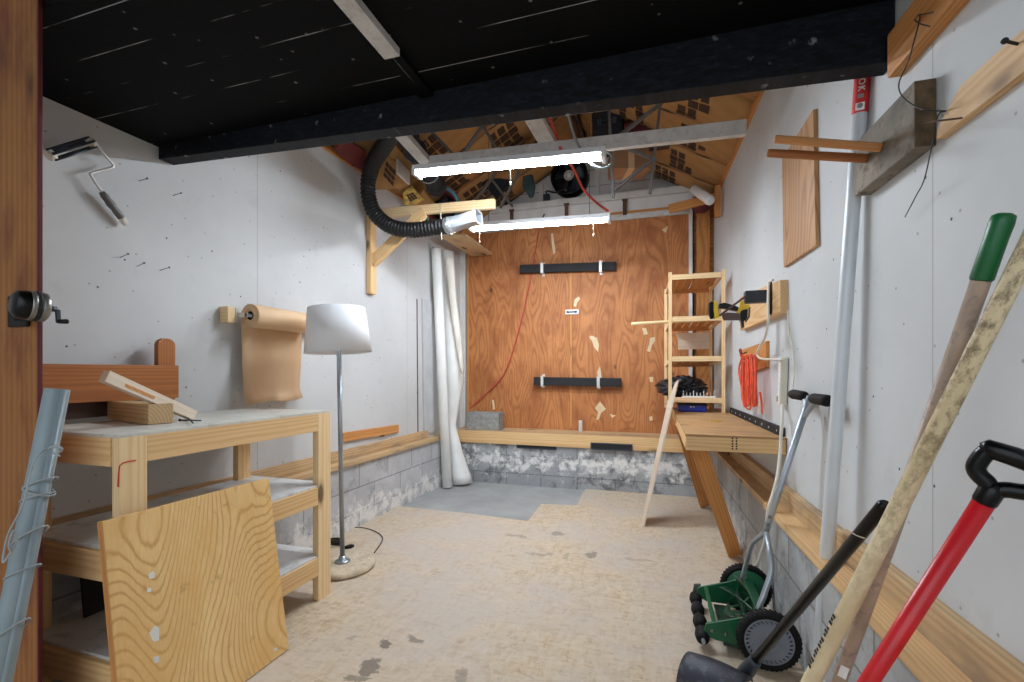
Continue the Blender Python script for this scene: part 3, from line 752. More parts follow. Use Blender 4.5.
# ---------------------------------------------------------------- roof: kraft batts between rafters
def slope_point(x, y, left, drop): return V((x, y, roofz(x, left) + 0.06 - drop))
def batt(xa, xb, y0, y1, left, label, prints, sag=0.05, m='kraft'):
    rows = []
    n, k = 13, 7
    ph = random.random()*6
    for i in range(n):
        x = xa + (xb-xa)*i/(n-1); row = []
        for j in range(k):
            f = j/(k-1)
            d = sag*math.sin(math.pi*f)*(0.75 + 0.35*math.sin(ph + 5.0*i/(n-1))) + 0.006*math.sin(i*2.3+j*3.1)
            row.append(slope_point(x, y0 + (y1-y0)*f, left, 0.02 + d))
        rows.append(row)
    c = rows[n//2][k//2]
    r = thing('insulation_batt', label, 'insulation', c, 'kraft faced batts between the rafters')
    MB().sheet(rows, 0.012).build('facing', m, r)
    for (fu, fv, su, sv) in prints:
        mk = MB()
        for a in range(3):
            for b in range(4):
                if random.random() < .12: continue
                uu = fu + (a-1)*su*0.36; vv = fv + (b-1.5)*sv*0.27
                cells = []
                for (du, dv) in ((-.165, -.11), (.165, -.11), (.165, .11), (-.165, .11)):
                    U = min(max(uu+du*su*(1 if b % 2 else .8), .01), .99)*(n-1); W = min(max(vv+dv*sv, .01), .99)*(k-1)
                    i, j = min(int(U), n-2), min(int(W), k-2); fu_, fv_ = U-i, W-j
                    P = (rows[i][j]*(1-fu_)*(1-fv_) + rows[i+1][j]*fu_*(1-fv_) + rows[i][j+1]*(1-fu_)*fv_ + rows[i+1][j+1]*fu_*fv_)
                    cells.append(P + V((0, 0, -.010)))
                mk.prism(cells, (0, 0, -.003))
        mk.build('print', 'ink', r)
    return r
ys = [1.9, 2.42, 2.94, 3.46, 3.98, 4.50, 5.02, 5.38]
for i in range(len(ys)-1):
    y0, y1 = ys[i]+.0015, ys[i+1]-.0015
    where = ['just behind the black header', 'second behind the black header', 'above the tie beam', 'just behind the tie beam', 'third from the gable', 'second from the gable', 'next to the gable'][i]
    pr = [[], [(.35, .5, .16, .7)], [(.3, .45, .15, .75), (.75, .5, .15, .7)], [(.28, .5, .15, .75), (.72, .4, .15, .7)], [(.25, .5, .15, .7), (.62, .45, .15, .7)], [(.3, .5, .14, .7), (.7, .5, .14, .7)], [(.4, .5, .14, .8)]][i]
    batt(0.66, RX+.02, y0, y1, False, 'brown kraft insulation batt on the right roof slope, ' + where, pr)
    batt(-2.34, RX-.02, y0, y1, True, 'brown kraft insulation batt on the left roof slope, ' + where, pr)
for y in ys:
    for left in (True, False):
        xa = -2.36 if left else 0.68
        o = board('rafter', 'roof_dark', slope_point(xa, y, left, -.03), slope_point(RX, y, left, -.03), 0.10, 0.038)
        struct(o); o.name = 'trim_rafter'
struct(board('trim_ridge', 'roof_dark', (RX, 1.7, RZ+.03), (RX, 5.4, RZ+.03), 0.16, 0.04))
# top plates of the side walls with kraft flaps hanging on the right
struct(board('trim_top_plate', 'pine_gold', (rwx(1.8)+.03, 1.8, 3.06), (rwx(5.35)+.03, 5.35, 3.06), 0.06, 0.10))
struct(board('trim_top_plate', 'pine_gold', (lwx(1.8)-.03, 1.8, 2.955), (lwx(5.35)-.03, 5.35, 2.955), 0.05, 0.10))

# things stored up on the left: planks to carry them
sp = solo(board('storage_plank', 'pine_weathered', (-2.0, 4.40, 2.67), (-2.0, 5.2, 2.67), 0.03, 0.26), 'plank carrying the tub and bags up in the left roof corner', 'plank')
c = PY(440, 206, 4.25)
ax = V((0.25, -1, -.18)).normalized(); Ft = mat4(frame(ax), (c.x, 4.3, c.z)) @ Matrix.Rotation(math.radians(90), 4, 'Y')
r = thing('plastic_tub', 'round blue tub with a red inside lying in the left roof corner', 'tub', c)
MB().lathe([(.14, -.26), (.185, .06), (.20, .06), (.20, .085), (.17, .085), (.13, -.24), (0, -.24), (0, -.26), (.14, -.26)], Ft, 36).build('bucket', 'teal', r)
MB().lathe([(.166, .07), (.14, -.12), (.127, -.236), (0, -.236), (0, -.232), (.122, -.232), (.134, -.12), (.158, .07), (.166, .07)], Ft, 36).build('lining', 'tub_red', r)
m = MB()
for k in range(6):
    a = k*1.05; m.lathe([(0, .05), (.05, .02), (.055, -.02), (0, -.06)], Ft @ Matrix.Translation((.07*math.cos(a), .07*math.sin(a)+.02, -.05-.02*(k % 3))), 10)
m.build('contents', 'dark_cloth', r)
def lumpy(name, m, c, size, label, cat, seedv, squash=(1, 1, 1), rot=0.0, parent=None, rough=0.0):
    rnd = random.Random(seedv); bm = bmesh.new()
    bmesh.ops.create_icosphere(bm, subdivisions=5 if rough else 4, radius=1.0)
    dirs = [(V((rnd.uniform(-1, 1), rnd.uniform(-1, 1), rnd.uniform(-1, 1))).normalized(), rnd.uniform(-.22, .22), rnd.uniform(2, 9)) for _ in range(26)]
    for v in bm.verts:
        n = v.co.normalized(); d = 1.0
        for dv, amp, k in dirs: d += amp*math.exp(-k*(1-n.dot(dv))*2)
        if rough: d += rough*(abs(math.sin(n.x*6+n.y*4+math.sin(n.z*6)*1.7))-.5) + rough*.6*(abs(math.sin(n.z*9-n.x*7+math.sin(n.y*8)))-.5)
        v.co = V((n.x*size[0]*d, n.y*size[1]*d, n.z*size[2]*d))
    for f in bm.faces: f.smooth = True
    bm.transform(mat4(Matrix.Rotation(rot, 3, 'Z'), c))
    b = MB(); b._add(bm)
    o = b.build(name, m, parent)
    return solo(o, label, cat) if parent is None else o
# folded kraft sacks pinned under the left slope
def SL(px, py, drop):
    a = DP(px, py, 1.0); cam = V((0, 0, CAMZ)); rd = a-cam
    n = V((-.57, 0, 1)); o = V((-2.32, 0, 2.95+.06-drop))
    return cam + rd*((o-cam).dot(n)/rd.dot(n))
def sack(pts, drop, th, label, pr, m='kraft'):
    P = [SL(px, py, drop) for px, py in pts]
    c = sum(P, V())/len(P)
    r = thing('paper_sack', label, 'sack', c)
    N = V((.57, 0, -1)).normalized()
    slab('sack_body', m, P, -N*th, P[1]-P[0], parent=r, bev=0.010)
    if pr:
        mk = MB(); q = [SL(px, py, drop+.001) for px, py in pr]
        f = lambda u, v: (q[0]*(1-u)*(1-v) + q[1]*u*(1-v) + q[2]*u*v + q[3]*(1-u)*v)
        for a in range(3):
            for b in range(3):
                u0, v0 = a/3+.03, b/3+.04
                mk.prism([f(u0, v0), f(u0+.29, v0), f(u0+.29, v0+.25), f(u0, v0+.25)], N*0.004)
        mk.build('print', 'ink', r)
    return r
sack([(374, 190), (380, 154), (398, 162), (415, 190), (408, 197), (397, 189)], .15, .05, 'folded brown paper sack with dark print beside the black hose', ((386, 160), (396, 171), (393, 187), (383, 176)))
sack([(376, 152), (384, 138), (396, 145), (408, 160), (398, 166), (387, 162)], .14, .04, 'bulging brown kraft sack tucked under the black header', None)
sack([(403, 194), (413, 188), (425, 200), (412, 207), (405, 205)], .20, .03, 'crumpled yellow and brown sack below the printed paper sack', ((406, 195), (413, 192), (418, 198), (410, 202)), m='sack_yellow')
sack([(414, 202), (424, 190), (436, 205), (424, 216), (413, 213)], .18, .03, 'flattened brown sack behind the wooden wall bracket', None)
solo(board('white_panel_offcut', 'white_paint', SL(397, 166, .22), SL(409, 178, .22), 0.12, 0.02), 'small white board offcut beside the first light', 'board')
N_ = V((.57, 0, -1)).normalized()
P = [SL(335, 150, .09), SL(345, 138, .09), SL(366, 152, .09), SL(366, 172, .09), SL(352, 166, .09)]
solo(slab('red_sheet', 'tub_red', P, -N_*.02, (0, 1, 0), bev=.003), 'dark red sheet pinned under the left roof slope beside the hose', 'sheet')
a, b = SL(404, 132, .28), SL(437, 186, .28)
r = thing('dark_cylinder', 'dark strapped tarp stored under the left roof slope beside the rail', 'cylinder', (a+b)/2)  # dark tube with two straps, running beside the rail
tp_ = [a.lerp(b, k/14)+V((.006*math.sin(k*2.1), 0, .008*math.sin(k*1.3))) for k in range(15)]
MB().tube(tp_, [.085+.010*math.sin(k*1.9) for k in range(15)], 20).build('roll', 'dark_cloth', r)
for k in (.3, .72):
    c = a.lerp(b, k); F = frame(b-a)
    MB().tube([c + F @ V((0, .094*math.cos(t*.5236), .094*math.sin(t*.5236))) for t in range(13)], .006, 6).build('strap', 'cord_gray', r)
def case(x0, y0, x1, y1, Y, dep, m, label, name='storage_case', cat='case'):
    a, b = PY(x0, y1, Y), PY(x1, y0, Y)
    r = thing(name, label, cat, (a+b)/2)
    h = b.z-a.z
    MB().aab((a.x, Y, a.z), (b.x, Y+dep, a.z+h*.62), .012).build('body', m, r)
    MB().aab((a.x-.004, Y-.004, a.z+h*.63), (b.x+.004, Y+dep+.004, b.z), .014).build('lid', m, r)
    for k in (.25, .75):
        x = a.x+(b.x-a.x)*k; MB().aab((x-.02, Y-.012, a.z+h*.52), (x+.02, Y-.003, a.z+h*.74), .002).build('latch', 'dark_steel', r)
    return r
sp2 = solo(board('storage_plank', 'roof_dark', (-1.95, 4.45, PY(470, 159, 4.3).z-.02), (.50, 4.45, PY(470, 159, 4.3).z-.02), 0.03, 0.30), 'dark plank across the roof carrying the black cases', 'plank')
zc = PY(470, 159, 4.3).z-.004
def zcase(x0, x1, ytop, Y, dep, m, label, **k):
    b = PY(x0, ytop, Y); yb = HOR - FPX*(zc-CAMZ)/(-PY(x0, ytop, Y).x*sT + Y*cT)
    return case(x0, ytop, x1, yb, Y, dep, m, label, **k)
zcase(449, 499, 112, 4.31, .28, 'dark_cloth', 'black storage case in the roof behind the trestle over the first light')
zcase(592, 622, 108, 4.31, .28, 'dark_cloth', 'black storage case in the roof left of the dark red case')
zcase(624, 656, 118, 4.33, .26, 'maroon', 'dark red storage case in the roof behind the upright trestle')
r = thing('cardboard_box', 'brown cardboard box stored in the roof behind the trestle', 'box', PY(626, 165, 4.6))
MB().box(mat4(Matrix.Rotation(.3, 3, 'Z'), PY(628, 164, 4.6)), 0.34, 0.26, 0.20, 0.006).build('carton', 'box_card', r)
MB().box(mat4(Matrix.Rotation(.3, 3, 'Z'), PY(628, 164, 4.6)+V((0, 0, .001))), 0.06, 0.264, 0.204, 0.004).build('tape', 'kraft_roll', r)
# shaped boards hung by the fan
def paddle(pts, Y, m, label):
    P = [PY(px, py, Y) for px, py in pts]
    return solo(slab('hanging_board', m, P, (0.01, 0.035, 0), (0, 0, 1), bev=0.004), label, 'board')
M['green_board'] = plain('green_board', (44, 66, 66), 0.5, var=0.3)
paddle([(523, 176), (531, 174), (534, 186), (532, 196), (529, 197.5), (522, 186)], 4.6, 'green_board', 'dark green pointed board hung left of the exhaust fan')
paddle([(476, 180), (500, 178), (512, 180), (503, 190), (496, 199), (489, 191)], 4.6, 'dark_cloth', 'dark pointed board hung below the first light')

# red and black cables
pts = [PY(549, 116, 3.1), PY(557, 138, 3.15), PY(562, 152, 3.0), PY(573, 168, 3.7), PY(584, 190, 4.3), PY(597, 203, 4.3), PY(608, 211, 3.9)]
solo(MB().tube(smooth(pts), 0.011, 8).build('red_wire', 'cord_red'), 'red power cord drooping past the fan to the lower shop light', 'cord')
pts = [PY(567, 112, 2.9), PY(575, 138, 2.9), PY(584, 155, 2.85), PY(593, 165, 2.8), PY(602, 168.5, 2.8), PY(610, 165, 2.82), PY(612.5, 158, 2.85), PY(609, 153, 2.88), PY(605, 152, 2.88)]
solo(MB().tube(smooth(pts), 0.008, 8).build('looped_cord', 'cord_gray'), 'gray cord looping round the end of the first light', 'cord')
pts = [PY(540, 223, 5.26), PY(534, 258, 5.27), PY(526, 300, 5.27), PY(516, 340, 5.27), PY(505, 372, 5.27), PY(491, 389, 5.27), PY(478, 401, 5.27), PY(470, 408, 5.27)]
solo(MB().tube(smooth(pts), 0.0065, 8).build('red_wire', 'cord_red'), 'thin red cord hanging in a curve down the plywood door', 'cord')

# wood and tube in the right upper corner
r = thing('corner_bracket', 'orange wood bracket in the upper corner right of the doors', 'bracket', PY(700, 200, 5.0))
board('arm', 'pine_gold', PY(669, 209, 5.0), PY(718, 197, 5.0), 0.085, 0.04, parent=r)
board('upright', 'pine_gold', RW(717.5, 186, .05), RW(717.5, 217, .05), 0.06, 0.05, up=(0, 1, 0), parent=r)
a, b = PY(694, 189, 4.85), PY(711, 201, 4.6)
solo(MB().tube([a, a.lerp(b, .03), a.lerp(b, .97), b], [.03, .045, .045, .03], 20).build('white_tube', 'fixture'), 'short white tube lying across the orange corner bracket', 'tube')
lumpy('fabric_bundle', 'maroon', PY(702, 204, 5.12), (0.10, .10, .10), 'dark red bundle wedged below the white tube', 'bundle', 21)
# ---------------------------------------------------------------- left: wall bracket, duct hose
r = thing('wall_bracket', 'triangular pine bracket on the white wall holding up the black hose', 'bracket', LW(371, 250))
YBk = LW(371, 250).y
board('upright', 'pine', LW(371.5, 214, .025), LW(371.5, 294, .025), 0.085, 0.045, up=(0, 1, 0), parent=r)
armA, armB = PY(376, 214, YBk), PY(495, 204, YBk)
armA.x = lwx(YBk)+.05
board('arm', 'pine_pale', armA, armB, 0.075, 0.04, parent=r)
board('brace', 'pine', PY(373, 262, YBk-.03), PY(424, 212, YBk-.03), 0.095, 0.035, parent=r)
hp = [PY(402, 118, 2.75), PY(388, 140, 3.0), PY(372, 166, 3.2), PY(368, 190, 3.28), PY(374, 212, 3.32), PY(390, 226, 3.34), PY(412, 230, 3.36), PY(449, 225.5, 3.38)]
r = thing('duct_hose', 'thick black ribbed duct hose curving under the pine bracket', 'hose', hp[4])
sm = smooth(hp, 34)
acc = 0.0; rad = []; prev = sm[0]
for p in sm:
    acc += (p-prev).length; prev = p
    rad.append(0.072 + 0.006*math.sin(acc*2*math.pi/0.030))
# resample finely so the ribs show
def resample(pts, step):
    out = [pts[0].copy()]; need = step
    for a, b in zip(pts, pts[1:]):
        L = (b-a).length; pos = 0.0
        while L - pos >= need:
            pos += need; out.append(a.lerp(b, pos/L)); need = step
        need -= (L-pos)
    return out
fine = resample(sm, 0.0065)
MB().tube(fine, [0.060 + 0.0045*math.sin(i*0.0065*2*math.pi/0.030) for i in range(len(fine))], 22).build('ribbed_tube', 'hose', r)
a, b = PY(447, 226, 3.38), PY(480, 217, 3.36)
F = frame(b-a); m = MB()
m.cyl(a-(b-a)*.02, a+(b-a)*.18, .065, .065, 24)
h0 = mat4(F, a); L = (b-a).length
rows = []
for i, (t, hw, hh, rd) in enumerate(((.10, .064, .064, 1), (.4, .054, .050, .6), (.92, .056, .046, 0.1), (.97, .056, .046, .1), (.97, .070, .058, .05))):
    row = []
    for k in range(25):
        an = k*2*math.pi/24; cc, ss = math.cos(an), math.sin(an)
        sq = max(abs(cc), abs(ss)); q = rd + (1-rd)/sq
        row.append(h0 @ V((t*L, hw*cc*q, hh*ss*q)))
    rows.append(row)
m.sheet(rows, 0.004, False)
m.build('metal_boot', 'sheet_metal', r)
m = MB(); m.tube([a+V((0, 0, .085))+V((.09*math.cos(t*.5236), 0, 0)) if False else a + F @ V((0.02, .068*math.cos(t*.5236), .068*math.sin(t*.5236))) for t in range(13)], .006, 6); m.build('hose_clamp', 'chrome', r)
solo(MB().tube(smooth([PY(440, 203, YBk-.03), PY(441, 218, 3.37), PY(442, 240, 3.36)]), 0.004, 6).build('tie_string', 'pull_string'), 'pale string tying the duct hose end to the bracket arm', 'string')

# ---------------------------------------------------------------- paint roller hung on the wall
def lwp(px, py, off): return LW(px, py, off)
r = thing('paint_roller', 'bare paint roller frame hanging on the left wall', 'paint roller', LW(95, 175))
m = MB(); a, b = lwp(50, 155.5, .07), lwp(92, 142.5, .07); F = frame(b-a)
for k in range(5):
    an = k*2*math.pi/5+.5; o = F @ V((0, .021*math.cos(an), .021*math.sin(an)))
    m.tube([a+o, b+o], .0055, 6)
m.build('cage', 'dark_steel', r)
m = MB(); d = (b-a).normalized()
m.cyl(a-d*.010, a+d*.012, .017, .022).cyl(b-d*.012, b+d*.010, .022, .017); m.build('end_cap', 'cord_white', r)
MB().tube(smooth([b, lwp(97, 144, .07), lwp(103, 153, .06), lwp(112.5, 164, .05), lwp(112, 167.5, .05), lwp(101, 170.5, .045), lwp(91, 173.5, .045), lwp(91.5, 176, .045), lwp(97, 185, .04), lwp(103, 193, .04)], 5), .0055, 8).build('wire_frame', 'clip_metal', r)
a, b = lwp(101.5, 192, .04), lwp(126, 224, .03)
hpz = [a.lerp(b, t/8) for t in range(9)]
MB().tube(hpz, [.011, .016, .015, .018, .014, .016, .015, .015, .011], 12).build('grip', 'frame_gray', r)
MB().tube([a.lerp(b, .8), a.lerp(b, .86), a.lerp(b, 1.02)], [.0155, .0165, .012], 12).build('paint_smear', 'patch_white', r)
# nails in the wall
nl = [((139, 179.5), (147, 178.5)), ((173, 194), (181, 193)), ((120, 256), (128, 254)), ((137, 265), (144, 263)), ((160, 269), (169, 267.5))]
lb = ['nail in the white wall, upper of the two above the rest', 'nail in the white wall, second from the top', 'nail in the white wall, first of a descending row of three', 'nail in the white wall, middle of a descending row of three', 'nail in the white wall, last of a descending row of three']
for (pa, pb), l in zip(nl, lb):
    p = LW(pa[0], pa[1]+1.5, 0.0); q = LW(pb[0], pb[1], .035)
    dn = (q-p).normalized()
    solo(MB().cyl(p-dn*.01, q, .0016, seg=8).cyl(q, q+dn*.003, .005, seg=10).build('nail', 'rust'), l, 'nail', 'nails in the left wall')
# knot hole, strips low on the wall
a, b = LW(342, 437.5, .012), LW(398, 428.5, .012)
solo(board('wood_strip', 'pine_gold', a, b, 0.075, 0.024, bev=0.008), 'orange wood strip nailed low on the wall beyond the lamp', 'strip')
p = LW(381, 436, .0)
solo(MB().lathe([(0, .002), (.022, .002), (.03, .003), (.026, -.002), (0, -.002)], mat4(frame((0, 0, 1)), p+V((.004, 0, 0))) @ Matrix.Rotation(math.radians(90), 4, 'X') @ Matrix.Rotation(math.radians(90), 4, 'Y'), 16).build('wall_plug', 'rust'), 'dark round plug in the wall below the orange strip', 'plug')
struct(board('trim_wall_gap', 'rust', LW(417, 299, .003), LW(418, 436, .003), 0.016, 0.006, up=(0, 1, 0)))
struct(board('trim_wall_strip', 'wall_gray', LW(427, 300, .01), LW(429, 433, .01), 0.22, 0.02, up=(0, 1, 0)))
struct(board('trim_wall_gap', 'rust', LW(433, 247, .003), LW(433.5, 300, .003), 0.016, 0.006, up=(0, 1, 0)))

# ---------------------------------------------------------------- kraft paper roll
pa = LW(250, 315.5, .125); ya, yb = pa.y, pa.y + .50
zr = pa.z; xr = pa.x
r = thing('paper_roll', 'roll of brown kraft paper hanging from the wall, sheet let down', 'paper roll', (xr, (ya+yb)/2, zr))
axm = mat4(frame((0, 1, 0)), (xr, ya, zr)) @ Matrix.Rotation(math.radians(90), 4, 'Y')
MB().lathe([(.026, 0), (.068, 0), (.069, .004), (.069, .496), (.068, .5), (.026, .5)], axm, 40, close=True).build('roll', 'kraft_roll', r)
MB().lathe([(.018, .002), (.026, .002), (.026, .498), (.018, .498)], axm, 24, close=True).build('core', 'black_matte', r)
rows = []
for i in range(21):
    t = i/20; row = []
    for j in range(9):
        s = j/8; y = ya + .004 + s*.492
        if i < 6:
            an = math.pi*(0.55 + 0.45*i/5); row.append(V((xr + .0705*math.cos(an), y, zr + .0705*math.sin(an)))); continue
        t2 = (i-5)/15
        zz = zr - t2*(.535 - .03*s - .012*math.sin(6*s))
        xx = xr - .0705 + .010*math.sin(3*s+2*t2)*t2 + .014*t2*t2 + (0.03*((t2-.85)/.15)**2 if t2 > .85 else 0)
        row.append(V((xx, y - .03*s*t2*t2, zz)))
    rows.append(row)
MB().sheet(rows, .0015).build('sheet', 'kraft_roll', r)
m = MB(); m.cyl((xr, ya-.03, zr), (xr, yb+.06, zr), .0105, seg=14); m.build('rod', 'galv', r)
bl = LW(229, 314.5, .03)
bm_ = MB(); bm_.aab((lwx(ya)+.002, ya-.095, zr-.045), (lwx(ya)+.065, ya-.03, zr+.045), .004); bm_.build('bracket_block', 'pine_pale', r)
m = MB(); m.aab((lwx(ya)+.065, ya-.045, zr-.045), (lwx(ya)+.069, ya-.03, zr+.045), .001)
m.aab((lwx(ya)+.05, ya-.03, zr-.014), (xr+.012, ya-.024, zr+.014), .001); m.build('plate', 'clip_metal', r)
m = MB(); m.aab((lwx(yb)-.005, yb+.04, zr-.055), (lwx(yb)+.075, yb+.12, zr+.055), .004); m.aab((lwx(yb)+.05, yb+.03, zr-.012), (xr+.01, yb+.04, zr+.012)); m.build('bracket_block', 'pine_pale', r)

# ---------------------------------------------------------------- dark pine shelf back on the wall
LA, LB = LW(43, 362, .11), LW(178, 367.5, .11)
ysA, ysB = LA.y-.25, LB.y
r = thing('wall_shelf', 'dark orange pine shelf fixed to the wall behind the workbench', 'shelf', (lwx(1.5)+.05, 1.5, 1.19))
zt, zb = 1.283, 1.12
board('front_board', 'pine_amber', (lwx(ysA)+.105, ysA, (zt+zb)/2), (lwx(ysB)+.105, ysB, (zt+zb)/2), zt-zb, .022, parent=r)
board('bottom_board', 'pine_amber', (lwx(ysA)+.05, ysA, zb+.008), (lwx(ysB)+.05, ysB-.02, zb+.008), .018, .095, parent=r)
board('back_board', 'bar_brown', (lwx(ysA)+.05, ysA, 1.083), (lwx(ysB)+.05, ysB-.12, 1.083), .068, .02, parent=r)  # dark board standing in for the shadow and dark red below the shelf
yc = ysB-.042; prof = []
for k in range(9):
    a = math.pi*k/8; prof.append((yc + .043*math.cos(a), 1.385 + .043*math.sin(a)*0.8))
pts = [V((lwx(yc)+.093, y, z)) for y, z in [(yc-.043, zb-.01), (yc+.043, zb-.01)] + prof]
slab('end_bracket', 'pine_amber', pts, (-.028, 0, 0), (0, 0, 1), parent=r, bev=.003)

# ---------------------------------------------------------------- workbench
BX, BW0, B0, B1 = -1.75, -2.31, 1.10, 2.175
BT = 1.035
r = thing('workbench', 'pine workbench with three white shelves along the left wall', 'workbench', ((BX+BW0)/2, (B0+B1)/2, 0))
lt = .038
for y, m_ in ((B0+.05, 'pine_pale'), (B1-.046, 'pine_pale')):
    board('leg', m_, (BX-lt/2, y, 0.0), (BX-lt/2, y, BT-.012), 0.09 if y < 1.5 else 0.1, lt, up=(0, 1, 0), parent=r)
for y in (B0+.046, B1-.10):
    board('leg', 'pine', (BW0+.03, y, 0), (BW0+.03, y, BT-.012), .085, lt, up=(0, 1, 0), parent=r)
for zt, nm in ((BT-.012, 'top'), (.622, 'shelf'), (.238, 'shelf')):
    board('front_rail', 'pine', (BX-lt/2, B0+.093, zt-.048), (BX-lt/2, B1-.098, zt-.048), .096, lt, parent=r)
    board('end_rail', 'pine', (BX-lt-.001, B0+.019, zt-.05), (BW0, B0+.019, zt-.05), .1, lt, parent=r)
    board('end_rail', 'pine', (BX-lt-.001, B1-.019, zt-.05), (BW0+.06, B1-.019, zt-.05), .1, lt, parent=r)
    x1 = BX if nm == 'top' else BX-lt*.2
    o = MB().aab((BW0, B0 if nm == 'top' else B0+.02, zt), (x1, B1-.001 if nm == 'top' else B1-.02, zt+.012), .002)
    if nm == 'top': o.build('top', 'bench_gray', r)
    else: o.build('shelf', 'shelf_white', r)
mk = MB(); q = lambda px, py: PX(px, py, BX+.0008)
mk.tube([q(118, 487), q(118.5, 475), q(119.5, 466), q(123, 463), q(130, 461), q(136, 460.5)], .0022, 6)
mk.build('crayon_mark', 'red_mark', r)
# things on it
zb_ = BT + .001
a, b = PZ(106, 422, zb_+.0), PZ(165, 424, zb_)
p0 = PZ(107, 419.5, zb_); p1 = PZ(148, 425, zb_); dr_ = (p1-p0).normalized()
nrm = V((-dr_.y, dr_.x, 0))
cb = board('timber_block', 'pine_weathered', p0+V((0, 0, .042))+nrm*.045, p1+V((0, 0, .042))+nrm*.045, .082, .09)
solo(cb, 'short thick timber block on the workbench top', 'block')
tops = zb_+.085
e0 = p0 + dr_*.16 + nrm*.05
s0 = DP(104, 376, 1.70); s1 = PZ(193, 415.5, zb_+.018)
st = board('scrap_stick', 'strip_wood', s0, s1, .045, .032)
solo(st, 'scraped pale stick sloping off the timber block on the workbench', 'stick')
gb = MB(); F = frame(s1-s0)
gb.box(mat4(F, s0.lerp(s1, .33)) @ Matrix.Translation((0, -.0165, -.004)), .13, .002, .012, .0005)
gb.build('scraped_patch', 'pine_gold', st)
na, nb = PZ(180, 420, zb_+.004), PZ(201, 420.5, zb_+.004)
solo(MB().cyl(na, nb, .003, seg=8).cyl(na-(nb-na)*.02, na, .006, seg=10).build('loose_nail', 'dark_steel'), 'long nail lying on the workbench top', 'nail')
na, nb = PZ(187, 417, zb_+.010), PZ(193, 423, zb_+.010)
solo(MB().cyl(na, nb, .0028, seg=8).cyl(na-(nb-na)*.03, na, .0055, seg=10).build('loose_nail', 'dark_steel'), 'short nail lying across the long nail on the workbench', 'nail')

bs = board('shade_sheet', 'black_matte', (BW0+.09, B0+.16, .41), (BW0+.09, B0+.62, .41), .31, .012, up=(-.12, 0, 1))  # added sheet, its black stands in for the shade under the bench
solo(bs, 'added black sheet for the shade behind the lowest workbench shelf', 'sheet')
# ---------------------------------------------------------------- leaning plywood panel
A, Bp = PX(101, 519, -1.712), PX(264.5, 481, -1.712)
A.y -= .015
Cq, Dq = V((-1.60, Bp.y, .001)), V((-1.60, A.y, .001))
A2 = V((-1.705, A.y, (A.z+Bp.z)/2+.008)); B2 = V((-1.705, Bp.y-.008, (A.z+Bp.z)/2+.002))
ext = V((.026, 0, .0035))
pn = slab('plywood_sheet', 'panel_ply', [A2, B2, Cq, Dq], ext, (0, 0, 1), bev=.0015)
solo(pn, 'golden plywood sheet leaning against the workbench front', 'plywood')
board('near_edge', 'pine_gold', (A2+Dq)/2+ext/2+(A2-Dq)*.4985-V((0, .0008, 0)), (A2+Dq)/2+ext/2-(A2-Dq)*.4985-V((0, .0008, 0)), .024, .0015, up=(1, 0, 0), parent=pn)
def pat(pts):
    P = []
    for px, py in pts:
        # meet the sloping face
        n = (B2-A2).cross(Dq-A2).normalized(); o = A2+ext
        d1 = DP(px, py, 1.0); cam = V((0, 0, CAMZ)); rd = d1-cam
        P.append(cam + rd*((o-cam).dot(n)/rd.dot(n)))
    return P
for pts in ([(148, 575), (152, 571), (155, 573), (154, 578), (149, 579)], [(147, 588), (151, 588), (151, 592), (147, 592)],
            [(149, 633), (155, 625), (159, 628), (159, 640), (153, 642)], [(153, 657), (159, 656), (159, 662), (154, 663)], [(273, 649), (277, 647), (277, 650), (274, 651)]):
    MB().prism(pat(pts), (.0012, 0, 0)).build('paint_fleck', 'patch_white', pn)

# ---------------------------------------------------------------- gray pipe with cord
t0, t1 = DP(57.5, 389, 1.30), DP(1, 668, 1.20)
dd = (t1-t0); t1 = t0 + dd*((t0.z)/(t0.z-t1.z))
F = frame(t1-t0); side = (V((cT, sT, 0)) - (t1-t0).normalized()*V((cT, sT, 0)).dot((t1-t0).normalized())).normalized()
r = thing('pipe_bundle', 'gray plastic pipe tied with cord, leaning at the door jamb', 'pipe', t1)
MB().tube([t0, t0.lerp(t1, .002), t0.lerp(t1, .999), t1], [.026, .0275, .0275, .026], 28).build('pipe', 'pvc_gray', r)
MB().tube([t0+side*.024+V((0, -.006, 0)), t1+side*.024+V((0, -.006, 0))], .0095, 14).build('channel', 'pvc_gray', r)
for k, (fz, tilt) in enumerate(((.215, .02), (.23, -.012), (.245, .015), (.33, .03), (.405, .02), (.53, .035))):
    c = t0.lerp(t1, fz); pts = []
    up = (t0-t1).normalized(); o2 = up.cross(side)
    for q in range(25):
        an = q*2*math.pi/24
        pts.append(c + side*(.034*math.cos(an)+.006) + o2*.031*math.sin(an) + up*(tilt*math.cos(an)))
    MB().tube(pts, .0026, 7).build('cord_wrap', 'cord_gray', r)
MB().tube(smooth([DP(52, 448, 1.235), DP(46, 449, 1.22), DP(36, 458, 1.2), DP(30, 475, 1.19), DP(23, 505, 1.18), DP(8, 535, 1.18), DP(3, 562, 1.18), DP(10, 553, 1.18), DP(17, 541, 1.18), DP(14, 530, 1.17), DP(9, 545, 1.17), DP(12, 553, 1.18)]), .0026, 7).build('loose_cord', 'cord_gray', r)
MB().tube(smooth([DP(50, 447, 1.225), DP(58, 446.5, 1.21), DP(62, 449, 1.21), DP(60, 452, 1.22), DP(54, 453, 1.22), DP(60, 456, 1.22)]), .0026, 7).build('knot', 'cord_gray', r)

